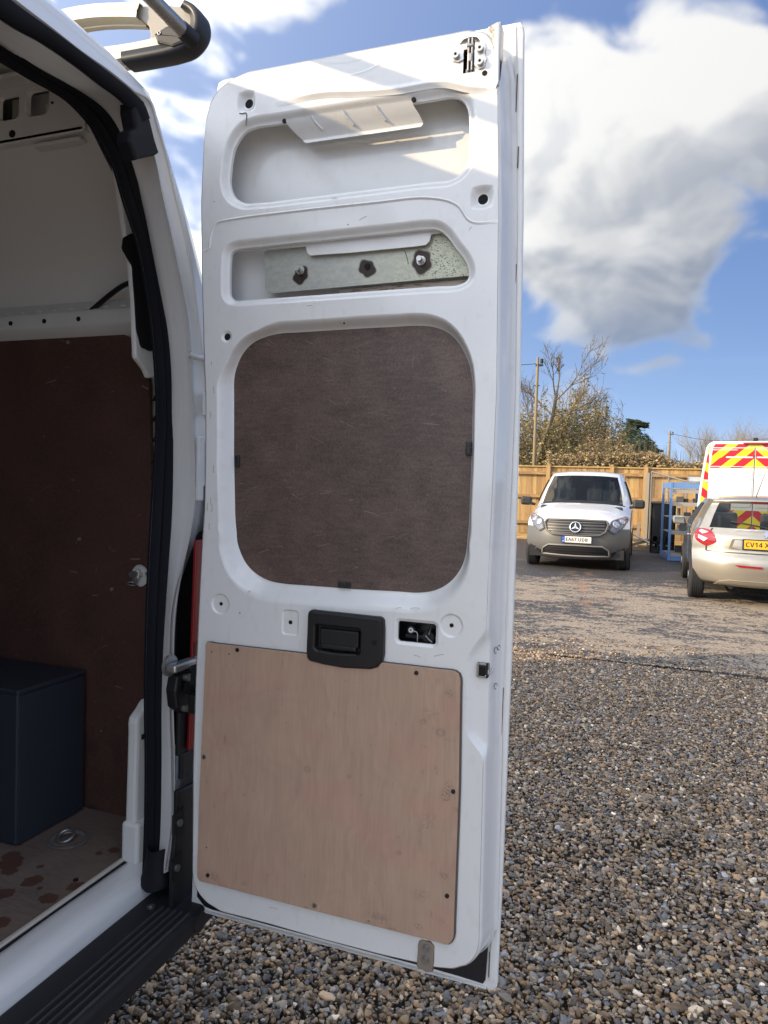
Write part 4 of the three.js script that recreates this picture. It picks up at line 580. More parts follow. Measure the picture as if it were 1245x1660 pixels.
// ---------------------------------------------------------------- roof rack
{
  const rack = new THREE.Group(); rack.name = 'roof_rack'; van.add(rack);
  const Z = -.17, cream = phys(.62, .57, .44, .42, .25, { clearcoat: .2 });
  const sweep = (pts, prof, n = 70) => { const c = new THREE.CatmullRomCurve3(pts.map(p => V3(p[0], p[1], 0)), false, 'centripetal'); const P = c.getSpacedPoints(n), R = P.map((p, i) => { const a = P[Math.max(0, i - 1)], b = P[Math.min(n, i + 1)], l = Math.hypot(b.x - a.x, b.y - a.y), nx = -(b.y - a.y) / l, ny = (b.x - a.x) / l; return prof.map(([q, z]) => [p.x + nx * q, p.y + ny * q, Z + z]); }); const g = loft(R, true); return g.toNonIndexed(); };
  const flatN = g => { g.computeVertexNormals(); return g; };
  const prof = [[.017, .024], [.0185, .012], [.0155, .010], [.0155, -.010], [.0185, -.012], [.017, -.024], [-.017, -.026], [-.017, -.012], [-.0145, -.010], [-.0145, .010], [-.017, .012], [-.017, .026], [-.004, .028], [.004, .0255]];
  const upper = [[-3.6, 2.590], [-2, 2.592], [-.9, 2.593], [-.60, 2.595], [-.46, 2.590], [-.37, 2.577], [-.30, 2.562]], lower = [[-3.6, 2.50], [-2, 2.498], [-.7, 2.496], [-.5, 2.484], [-.38, 2.474], [-.30, 2.470], [-.22, 2.470]];
  part('side_rail', flatN(sweep(upper, prof)), cream, rack); part('side_rail', flatN(sweep(lower, prof)), cream, rack);
  // moulded end cap bent round both rails
  const capC = [[-.345, 2.4615], [-.28, 2.4595], [-.21, 2.459], [-.165, 2.466], [-.140, 2.490], [-.139, 2.515], [-.150, 2.532], [-.170, 2.546]];
  const cp = [[.006, .030], [-.012, .029], [-.016, .021], [-.017, 0], [-.016, -.021], [-.012, -.029], [.006, -.030]].map(([q, z]) => [q, z]);
  const capMat = std(.022, .022, .023, .42);
  part('end_cap', sweep(capC, cp.map(([q, z]) => [q, z]), 60), capMat, rack);
  const web = smoothPoly([[-.335, 2.585], [-.24, 2.572], [-.170, 2.552], [-.140, 2.520], [-.138, 2.492], [-.165, 2.470], [-.27, 2.466], [-.285, 2.480], [-.272, 2.505], [-.278, 2.528], [-.300, 2.548], [-.33, 2.556]], 120, .015);
  part('end_web', [slab(web, Z - .02, Z + .012, [], .004)], std(.36, .33, .285, .55, 0, { bumpMap: paintBump, bumpScale: .001 }), rack);
  part('roller_boss', [slab(smoothPoly([[-.245, 2.490], [-.21, 2.502], [-.165, 2.500], [-.135, 2.480], [-.14, 2.458], [-.19, 2.450], [-.236, 2.468]], 60, .01), Z, Z + .034, [], .006), cylBetween([-.145, 2.466, Z + .02], [-.145, 2.466, Z + .062], .021, .019, 20)], M.blackPlastic, rack);
  part('boss_screw', [new THREE.TorusGeometry(.004, .0012, 5, 14).translate(-.228, 2.488, Z + .035)], M.zinc, rack);
  part('roller_tube', cylBetween([-.145, 2.466, Z + .05], [-.145, 2.466, 1.46], .0165, .0165, 28), std(.42, .40, .38, .36, .9, { bumpMap: paintBump, bumpScale: .002, roughnessMap: dataTex(128, 256, (u, v) => { const k = .35 + .5 * n64(u * .1, v * 2); return [0, k, 0]; }, true, false) }), rack);
  // cross bars, far rail and feet that carry the rack on the roof
  for (const x of [-.75, -1.7, -2.6, -3.5]) { part('cross_bar', span(x - .02, x + .02, 2.52, 2.56, -.17, 1.53, .006), cream, rack); for (const z of [-.10, 1.46]) part('rack_foot', [span(x - .03, x + .03, 2.40, 2.53, z - .02, z + .02, .006)], M.blackPlastic, rack); }
  part('side_rail', span(-3.6, -.2, 2.575, 2.605, 1.50, 1.55, .006), cream, rack); part('side_rail', span(-3.6, -.2, 2.48, 2.51, 1.50, 1.55, .006), cream, rack); part('end_cap', span(-.22, -.13, 2.455, 2.60, 1.49, 1.56, .02), capMat, rack);
}
recentre(van, [-2.7, 0, ZC]);

// storage box standing on the load floor
{
  const b = thing('storage_box', 'dark navy blue box standing on the load floor against the brown lining', 'box');
  const navy = std(.021, .027, .038, .62, 0, { bumpMap: paintBump, bumpScale: .0006 });
  part('box_body', span(-.98, -.522, .503, .882, -.245, -.022, .006), navy, b);
  const lid = part('box_lid', span(-.983, -.519, .880, .893, -.247, -.020, .004), navy, b);
  part('box_face', span(-.5215, -.5185, .506, .878, -.243, -.026, .001), navy, b);
  recentre(b, [-.75, .503, -.13]);
}

// ---------------------------------------------------------------- vehicles in the yard
// a car face is a surface S(u, v): u across (-1..1), v along a middle profile of [y, z, half width, sweep, crown]
function faceSurf(prof, pw = 2.4) {
  const n = prof.length - 1, cv = new THREE.CatmullRomCurve3(prof.map(p => V3(p[0], p[1], p[2])), false, 'centripetal'), cw = new THREE.CatmullRomCurve3(prof.map((p, i) => V3(p[3], p[4] ?? 0, i)), false, 'centripetal');
  return (u, v, off = 0) => {
    const f = (uu, vv) => { const t = Math.min(1, Math.max(0, vv / n)), a = cv.getPoint(t), b = cw.getPoint(t), k = Math.pow(Math.abs(uu), pw); return V3(uu * a.z, a.x - b.y * k, a.y - b.x * k); };
    const p = f(u, v); if (!off) return p;
    const e = 0.01, du = f(u + e, v).sub(f(u - e, v)), dv = f(u, v + e).sub(f(u, v - e)); return p.add(du.cross(dv).normalize().multiplyScalar(off));
  };
}
function gridPatch(S, u0, u1, v0, v1, nu = 16, nv = 16, off = 0) { const R = []; for (let j = 0; j <= nv; j++) R.push(Array.from({ length: nu + 1 }, (_, i) => S(lerp(u0, u1, i / nu), lerp(v0, v1, j / nv), off).toArray())); return loft(R, false); }
function polyPatch(S, pts, off = 0.004, n = 60, lev = 2, thick = 0) { // outline in (u, v)
  const P = smoothPoly(pts, n, 0.06), g = flat(P).toNonIndexed(), t = Array.from(g.attributes.position.array); let T = []; for (let i = 0; i < t.length; i += 9) T.push([[t[i], t[i + 1]], [t[i + 3], t[i + 4]], [t[i + 6], t[i + 7]]]);
  for (let k = 0; k < lev; k++) { const Q = []; for (const [a, b, c] of T) { const m = (p, q) => [(p[0] + q[0]) / 2, (p[1] + q[1]) / 2], ab = m(a, b), bc = m(b, c), ca = m(c, a); Q.push([a, ab, ca], [ab, b, bc], [ca, bc, c], [ab, bc, ca]); } T = Q; }
  const pos = []; for (const tr of T) for (const q of tr) pos.push(...S(q[0], q[1], off).toArray());
  let o = new THREE.BufferGeometry(); o.setAttribute('position', new THREE.Float32BufferAttribute(pos, 3)); o = mergeVertices(o, 1e-5); o.computeVertexNormals(); o.setAttribute('uv', new THREE.Float32BufferAttribute(new Float32Array(o.attributes.position.count * 2), 2));
  const sideR = [P.map(q => S(q[0], q[1], off).toArray()), P.map(q => S(q[0], q[1], off - 0.03 - thick).toArray())];
  return merge([o, loft(sideR)]);
}
function onFace(S, u, v, geo, off = 0.01, spin = 0) { // stands a small piece on the surface, facing out
  const p = S(u, v, off), e = 0.02, n = S(u, v, 1).sub(S(u, v, 0)).normalize(), r = S(u + e, v).sub(S(u - e, v)).normalize(), up = n.clone().cross(r).normalize(); const m = new THREE.Matrix4().makeBasis(r, up, n).setPosition(p); const g = geo.clone(); if (spin) g.rotateZ(spin); g.applyMatrix4(m); return g;
}
function plateTex(text, bg, band) {
  const c = document.createElement('canvas'); c.width = 520; c.height = 111; const x = c.getContext('2d'); x.fillStyle = bg; x.fillRect(0, 0, 520, 111); let s = 14;
  if (band) { x.fillStyle = '#1d56b8'; x.fillRect(0, 0, 56, 111); x.fillStyle = '#f4d94a'; for (let i = 0; i < 10; i++) { const a = i / 10 * 6.28; x.fillRect(27 + 15 * Math.cos(a) - 2, 36 + 15 * Math.sin(a) - 2, 4, 4); } x.fillStyle = '#ffffff'; x.font = 'bold 24px sans-serif'; x.fillText('GB', 10, 98); s = 66; }
  x.fillStyle = '#15151a'; x.font = 'bold 86px sans-serif'; x.fillText(text, s, 87, 520 - s - 12); const t = new THREE.CanvasTexture(c); t.colorSpace = THREE.SRGBColorSpace; return t;
}
const VM = {
  white: phys(.80, .80, .79, .3, 0, { clearcoat: 1, clearcoatRoughness: .04 }), grey: std(.12, .118, .11, .42), dark: std(.018, .018, .019, .6), glass: phys(.30, .35, .38, .02, 0, { transmission: .97, thickness: 0, ior: 1.22 }),
  tyre: std(.022, .022, .023, .8), trim: std(.03, .03, .032, .5), seat: std(.14, .145, .16, .8), lensClear: phys(.9, .9, .92, .04, 0, { transmission: .93, thickness: 0, ior: 1.3 }), bowl: std(.75, .75, .76, .15, 1), amber: phys(.75, .28, .04, .15, 0, {}),
  gold: phys(.44, .405, .335, .28, .6, { clearcoat: 1, clearcoatRoughness: .05 }), red: phys(.33, .006, .012, .12, 0, { clearcoat: .6 }), plastic: std(.025, .025, .027, .55),
};
function wheel(parent, x, z, r, w, rimMat = M.steel) {
  const pr = [[r * .62, -w / 2], [r * .86, -w / 2], [r * .97, -w * .42], [r, -w * .3], [r, w * .3], [r * .97, w * .42], [r * .86, w / 2], [r * .62, w / 2]];
  const g = new THREE.LatheGeometry(pr.map(p => new THREE.Vector2(...p)), 40); g.rotateZ(Math.PI / 2); g.translate(x, r, z); const t = part('wheel', g, VM.tyre, parent);
  for (const k of [-.32, -.16, 0, .16, .32].map(q => q * w * .8)) part('tread_groove', new THREE.TorusGeometry(r - .001, .0045, 5, 40).rotateY(Math.PI / 2).translate(x + k, r, z), M.hole, t);
  const s = Math.sign(x) || 1; part('rim', [disc(r * .63, w * .5, x + s * w * .18, r, z, 'x', 32), disc(r * .2, w * .2, x + s * w * .42, r, z, 'x', 20)], rimMat, t); return t;
}
// small white van facing the camera
{
  const v = thing('parked_van', 'small white van with black bumper and grille parked facing the camera', 'van', [-.21, 0, -12.15]);
  const prof = [[.20, -.10, .80, .45], [.26, .02, .86, .42], [.42, .10, .92, .44], [.58, .11, .935, .46], [.72, .09, .935, .48], [.90, .03, .925, .52, .0], [1.00, -.06, .90, .56, .02], [1.08, -.25, .875, .56, .06], [1.15, -.55, .85, .50, .06], [1.20, -.80, .835, .42, .05], [1.24, -.92, .825, .38, .05], [1.50, -1.28, .77, .30, .04], [1.74, -1.62, .69, .22, .03], [1.82, -1.76, .67, .2, .03], [1.88, -2.05, .66, .16, .04], [1.91, -2.6, .66, .1, .05]];
  const S = faceSurf(prof, 2.6);
  part('bumper', gridPatch(S, -1, 1, 0, 4.35, 40, 24), VM.grey, v);
  part('bonnet', gridPatch(S, -1, 1, 4.30, 9.85, 40, 30), VM.white, v);
  part('scuttle', gridPatch(S, -.99, .99, 9.8, 10.15, 30, 4, .002), VM.dark, v);
  part('windscreen', gridPatch(S, -.945, .945, 10.1, 12.55, 30, 14), VM.glass, v);
  part('roof', [gridPatch(S, -1, 1, 12.5, 15, 30, 16), gridPatch(S, -1, -.94, 10.0, 12.6, 4, 14, .004), gridPatch(S, .94, 1, 10.0, 12.6, 4, 14, .004)], VM.white, v);
  // sides run back from the edge of the face
  for (const s of [-1, 1]) {
    const R = []; for (let j = 0; j <= 60; j++) { const p = S(s, j / 60 * 15), y = p.y; const xs = s * (y < 1.1 ? lerp(.90, .955, sst(.2, .6, y)) : lerp(.955, .70, ((y - 1.1) / .8) ** 1.35)); R.push([p.toArray(), [lerp(p.x, xs, .5), y, p.z - .18], [xs, y, p.z - .5], [xs, y, -3.2], [xs, y, -4.85]]); }
    const up = R.filter(r => r[0][1] >= .66), lo = R.filter(r => r[0][1] <= .69);
    part('side', loft(up, false), VM.white, v); part('lower_cladding', loft(lo, false), VM.grey, v);
    part('wheel_arch', new THREE.TorusGeometry(.38, .055, 8, 30, Math.PI).rotateY(Math.PI / 2).translate(s * .90, .34, -.80), VM.dark, v);
    part('arch_hollow', disc(.37, .06, s * .925, .36, -.80, 'x', 28), VM.dark, v);
    wheel(v, s * .83, -.62, .325, .21); wheel(v, s * .85, -3.9, .325, .21);
    // door mirrors
    const m = part('mirror', [box(.22, .17, .11, s * 1.07, 1.24, -1.0, .05, 4)], VM.plastic, v); part('mirror_arm', cylBetween([s * .90, 1.17, -1.08], [s * 1.04, 1.20, -1.06], .03, .025), VM.plastic, m);
    part('side_window', loft([1.22, 1.34, 1.46, 1.58, 1.70].map(y => { const x = s * (lerp(.955, .70, ((y - 1.1) / .8) ** 1.35) + .004); return [[x, y, lerp(-1.75, -2.15, (y - 1.22) / .48)], [x, y, -2.9]]; }), false), VM.dark, v);
    // headlamp: bowl, lens, indicator
    const hl = part('headlight', polyPatch(S, [[s * .60, 4.15], [s * .66, 5.15], [s * .80, 5.65], [s * .955, 6.2], [s * .99, 5.9], [s * .97, 5.2], [s * .86, 4.35], [s * .70, 3.75]], .008, 60, 2), VM.dark, v);
    for (const [u, q, r] of [[.74, 4.75, .075], [.86, 5.15, .065]]) part('lamp_bowl', onFace(S, s * u, q, new THREE.SphereGeometry(r, 16, 10, 0, 6.3, 0, 1.4).rotateX(Math.PI / 2).scale(1, 1, .35), .006), VM.bowl, hl);
    part('indicator', polyPatch(S, [[s * .78, 5.42], [s * .93, 5.98], [s * .955, 5.75], [s * .84, 5.30]], .014, 30, 1), VM.amber, hl);
    part('lamp_surround', polyPatch(S, [[s * .64, 4.2], [s * .70, 4.95], [s * .93, 5.75], [s * .95, 5.2], [s * .86, 4.5], [s * .72, 3.95]], .010, 50, 2), std(.22, .22, .23, .25, .7), hl);
    part('headlight_lens', polyPatch(S, [[s * .60, 4.15], [s * .66, 5.15], [s * .80, 5.65], [s * .955, 6.2], [s * .99, 5.9], [s * .97, 5.2], [s * .86, 4.35], [s * .70, 3.75]], .034, 60, 2), VM.lensClear, hl);
    const fg = part('fog_light', polyPatch(S, [[s * .70, 1.55], [s * .93, 2.1], [s * .95, 1.7], [s * .88, 1.2], [s * .74, 1.15]], .006, 40, 2), VM.dark, v); part('fog_lens', onFace(S, s * .82, 1.55, disc(.045, .02, 0, 0, 0, 'z', 20), .012), VM.bowl, fg);
  }
  // grille with three bars, round star badge
  const gp = [[-.56, 5.05], [0, 5.15], [.56, 5.05], [.60, 4.7], [.545, 3.95], [.44, 3.55], [0, 3.45], [-.44, 3.55], [-.545, 3.95], [-.60, 4.7]];
  const gr = part('grille', polyPatch(S, gp, .012, 80, 3), VM.trim, v);
  part('grille_surround', tube(smoothPoly(gp, 60, .06).map(q => S(q[0], q[1], .02).toArray()), .022, 120, 6, true), VM.grey, gr);
  for (const q of [3.75, 4.02, 4.30, 4.58, 4.85]) part('grille_bar', gridPatch(S, -.53, .53, q - .055, q + .055, 24, 2, .026), VM.grey, gr);
  const ring0 = new THREE.TorusGeometry(.094, .012, 8, 36), arms = [0, 1, 2].map(k => { const a = k * 2.0944; const s = new THREE.Shape([[0, .088], [-.016, .010], [.016, .010]].map(p => new THREE.Vector2(...p))); const g = new THREE.ExtrudeGeometry(s, { depth: .012, bevelEnabled: false }); g.rotateZ(a); return g.toNonIndexed(); });
  part('badge', [disc(.088, .01, 0, 0, -.004, 'z', 30)].map(g => onFace(S, 0, 4.36, g, .05)), VM.dark, gr); part('badge_star', [ring0, ...arms].map(g => onFace(S, 0, 4.36, g, .055)), M.chrome, gr);
  const pt = plateTex('EA67 UDB', '#e9e7df', true); const pl = part('number_plate', onFace(S, .03, 2.95, box(.54, .125, .02), .022), VM.dark, v); part('plate_face', onFace(S, .03, 2.95, new THREE.PlaneGeometry(.52, .111), .034), new THREE.MeshStandardMaterial({ map: pt, roughness: .4 }), pl);
  part('lower_grille_frame', tube(smoothPoly([[-.68, 1.2], [-.64, 1.8], [-.51, 2.25], [0, 2.3], [.51, 2.25], [.64, 1.8], [.68, 1.2], [0, 1.12]], 60, .06).map(q => S(q[0], q[1], .012).toArray()), .016, 120, 5, true), std(.26, .255, .24, .4), v);
  const lg = part('lower_grille', polyPatch(S, [[-.66, 1.25], [-.62, 1.75], [-.50, 2.15], [0, 2.2], [.5, 2.15], [.62, 1.75], [.66, 1.25], [0, 1.2]], .006, 70, 3), VM.dark, v);
  for (const q of [1.45, 1.75, 2.0]) part('grille_bar', gridPatch(S, -.60, .60, q - .05, q + .05, 20, 2, .014), VM.trim, lg); part('bumper_lip', gridPatch(S, -.80, .80, .45, 1.1, 24, 4, .02), std(.11, .11, .108, .5), v);
  part('wiper', [tube([[-.55, 1.235, -.86], [-.1, 1.27, -.88], [.3, 1.265, -.895]], .012, 14, 6), tube([[.0, 1.235, -.84], [.4, 1.265, -.86], [.72, 1.26, -.96]], .012, 14, 6)], VM.dark, v);
  part('underside', span(-.85, .85, .22, .40, -4.7, -.15), VM.dark, v);
  // cabin behind the screen
  const cab = part('cabin', [span(-.88, .88, .6, .62, -2.6, -1), span(-.66, .66, .6, 1.80, -2.62, -2.56)], VM.dark, v); part('dashboard', [span(-.78, .78, 1.02, 1.17, -1.35, -.95, .04)], VM.trim, cab);
  for (const x of [-.42, .20, .52]) { const s = part('seat', [box(x < 0 ? .46 : .34, .62, .14, x, 1.22, -2.1, .05)], VM.seat, cab); part('headrest', box(.25, .18, .10, x, 1.60, -2.14, .045), VM.seat, s); }
  part('steering_wheel', new THREE.TorusGeometry(.18, .018, 8, 30).rotateX(-.5).translate(-.42, 1.22, -1.42), VM.dark, cab); part('rear_mirror', box(.2, .07, .03, .05, 1.70, -1.78, .012), VM.dark, cab);
}
// silver-gold hatchback seen from behind
{
  const v = thing('hatchback_car', 'beige metallic hatchback seen from behind with yellow number plate', 'car', [2.44, 0, -8.95], -0.02);
  const prof = [[.24, -.22, .70, .32], [.29, -.04, .78, .36], [.40, .02, .835, .40], [.52, .05, .855, .42], [.62, .035, .862, .42], [.70, -.015, .865, .40], [.80, -.03, .86, .38], [.90, -.05, .845, .36], [.97, -.10, .80, .34], [1.00, -.125, .775, .33], [1.18, -.30, .70, .28], [1.34, -.47, .62, .22], [1.385, -.44, .60, .2, .012], [1.42, -.58, .60, .17, .03], [1.455, -.95, .60, .13, .05], [1.465, -1.4, .60, .1, .06]];
  const S = faceSurf(prof, 2.5);
  part('rear_bumper', gridPatch(S, -1, 1, .9, 5.0, 36, 26), VM.gold, v); part('lower_valance', gridPatch(S, -1, 1, 0, .95, 36, 8), std(.09, .088, .08, .45), v);
  part('valance_panel', polyPatch(S, [[-.80, .35], [-.66, 1.25], [-.5, 1.5], [.5, 1.5], [.66, 1.25], [.80, .35]], .012, 50, 2), std(.30, .27, .21, .45), v);
  part('tailgate', [gridPatch(S, -.80, .80, 5.02, 9.1, 30, 22, .004), gridPatch(S, -1, -.78, 4.95, 9.1, 8, 22), gridPatch(S, .78, 1, 4.95, 9.1, 8, 22), gridPatch(S, -1, -.86, 9.0, 11.3, 6, 14), gridPatch(S, .86, 1, 9.0, 11.3, 6, 14)], VM.gold, v);
  part('tailgate_gap', [gridPatch(S, -.80, .80, 4.93, 5.04, 30, 2, .008), gridPatch(S, -.81, -.79, 5.0, 9, 2, 20, .008), gridPatch(S, .79, .81, 5.0, 9, 2, 20, .008)], VM.dark, v);
  part('rear_window', gridPatch(S, -.90, .90, 9.12, 11.15, 30, 14, -.004), phys(.30, .33, .33, .02, 0, { transmission: .97, thickness: 0, ior: 1.22 }), v);
  part('roof', gridPatch(S, -1, 1, 11.1, 15, 30, 20, .006), VM.gold, v);
  part('brake_light', gridPatch(S, -.26, .26, 11.55, 11.85, 10, 2, .016), VM.red, v);
  for (const s of [-1, 1]) {
    const R = []; for (let j = 0; j <= 60; j++) { const p = S(s, .3 + j / 60 * 14.7), y = p.y; const xs = s * (y < .95 ? lerp(.80, .87, sst(.2, .5, y)) : lerp(.87, .60, ((y - .95) / .5) ** 1.2)); R.push([p.toArray(), [lerp(p.x, xs, .55), y, p.z - .22], [xs, y, p.z - .6], [xs, y, Math.min(p.z - .7, -2.2)], [xs * (y > 1.0 ? .96 : 1), y, -2.75], [xs * .97, Math.min(y, .98), -3.1], [xs * .90, Math.min(y, .85), -3.85]]); }
    part('side', loft(R, false), VM.gold, v);
    const wy = y => s * lerp(.872, .612, ((y - .95) / .5) ** 1.2);
    part('side_window', loft([[[wy(1.0), 1.0, -1.15], [wy(1.0), 1.0, -2.75]], [[wy(1.15), 1.15, -1.25], [wy(1.15), 1.15, -2.55]], [[wy(1.34), 1.34, -1.5], [wy(1.34), 1.34, -2.2]]], false), VM.dark, v);
    part('window_trim', tube([[wy(.985), .985, -1.1], [wy(.98), .98, -1.6], [wy(.97), .97, -2.8]], .009, 16, 5), M.chrome, v);
    part('door_handle', box(.03, .03, .2, s * .885, .86, -1.35, .01), M.chrome, v); part('door_gap', [box(.006, .7, .008, s * .872, .62, -1.2), box(.006, .7, .008, s * .872, .62, -2.2)], VM.dark, v);
    part('arch_hollow', disc(.355, .05, s * .85, .34, -.72, 'x', 30), VM.dark, v); part('arch_hollow', disc(.355, .05, s * .85, .34, -3.2, 'x', 30), VM.dark, v);
    wheel(v, s * .785, -.66, .315, .20, std(.5, .5, .5, .35, .8)); wheel(v, s * .80, -3.2, .315, .20, std(.5, .5, .5, .35, .8));
    const m = part('mirror', box(.19, .14, .10, s * .985, 1.03, -2.62, .045, 4), VM.gold, v); part('mirror_glass', box(.15, .105, .01, s * .985, 1.03, -2.566, .004), std(.75, .8, .8, .05, 1), m);
    // tail lamp: claw shaped
    const crv = (L, q) => new THREE.CatmullRomCurve3(L.map(p => V3(...p, 0)), false, 'centripetal').getPoint(q), inC = [[.80, 5.55], [.68, 6.2], [.72, 7.2], [.83, 8.15], [.945, 8.75]], outC = [[.80, 5.55], [.93, 6.2], [.985, 7.2], [.99, 8.15], [.945, 8.75]];
    const lens = (f0, f1, off) => loft(Array.from({ length: 29 }, (_, j) => { const a = crv(inC, j / 28), b = crv(outC, j / 28); return Array.from({ length: 15 }, (_, i) => { const m = lerp(f0, f1, i / 14); return S(s * lerp(a.x, b.x, m), lerp(a.y, b.y, m), off + .012 * Math.sin(Math.PI * j / 28)).toArray(); }); }), false);
    const t = part('tail_light', lens(0, 1, .006), VM.red, v);
    part('clear_lens', [polyPatch(S, [[s * .80, 7.45], [s * .93, 7.9], [s * .94, 7.5], [s * .87, 7.15]], .026, 40, 2), polyPatch(S, [[s * .78, 6.6], [s * .92, 7.0], [s * .91, 6.6], [s * .83, 6.2]], .026, 40, 2)], phys(.75, .68, .66, .1, .3), t);
  }
  const pl = part('number_plate', onFace(S, 0, 6.15, box(.56, .14, .015), .012), VM.dark, v); part('plate_face', onFace(S, 0, 6.15, new THREE.PlaneGeometry(.52, .111), .022), new THREE.MeshStandardMaterial({ map: plateTex('CV14 XN', '#f0b414', false), roughness: .4 }), pl);
  part('plate_recess', polyPatch(S, [[-.50, 5.45], [-.46, 6.75], [.46, 6.75], [.50, 5.45], [0, 5.35]], .007, 50, 2), std(.16, .145, .11, .5, .3), v);
  part('reflector', polyPatch(S, [[-.42, 3.25], [-.36, 3.0], [-.05, 2.95], [-.05, 3.2]], .012, 40, 2), VM.red, v);
  part('chrome_strip', gridPatch(S, -.45, .45, 8.5, 8.72, 16, 2, .022), M.chrome, v);
  // rampant animal badge
  const lion = [[-.018, -.040], [-.006, -.030], [-.010, -.012], [-.026, -.004], [-.030, .006], [-.012, .010], [-.016, .028], [-.004, .042], [.012, .040], [.020, .028], [.012, .018], [.018, .004], [.030, .012], [.034, .002], [.020, -.012], [.026, -.030], [.016, -.042], [.008, -.024], [-.002, -.040]];
  part('badge', onFace(S, 0, 7.55, slab(lion.map(p => [p[0] * 1.25, p[1] * 1.25]), 0, .008), .008), M.chrome, v);
  part('rear_wiper', [tube([S(.12, 9.05, .02).toArray(), S(-.2, 9.35, .02).toArray(), S(-.55, 9.55, .018).toArray()], .011, 16, 6), onFace(S, .1, 9.0, disc(.03, .03, 0, 0, 0), .012)], VM.dark, v);
  part('aerial', cylBetween([-.06, 1.44, -.78], [.02, 1.78, -.60], .006, .003, 6), VM.dark, v);
  const cab = part('cabin', [span(-.72, .72, .5, .52, -3, -.4)], VM.dark, v); for (const x of [-.38, .38]) { const s = part('seat', box(.44, .55, .13, x, .92, -2.05, .05), VM.seat, cab); part('headrest', box(.24, .17, .10, x, 1.28, -2.08, .04), VM.seat, s); } part('rear_seat', [box(1.2, .40, .14, 0, .78, -1.0, .05)], VM.seat, cab);
  part('exhaust', cylBetween([-.38, .24, -.2], [-.38, .24, -.9], .035, .035, 12), VM.dark, v);
  part('underside', span(-.70, .70, .26, .34, -3.7, -.35), VM.dark, v);
}
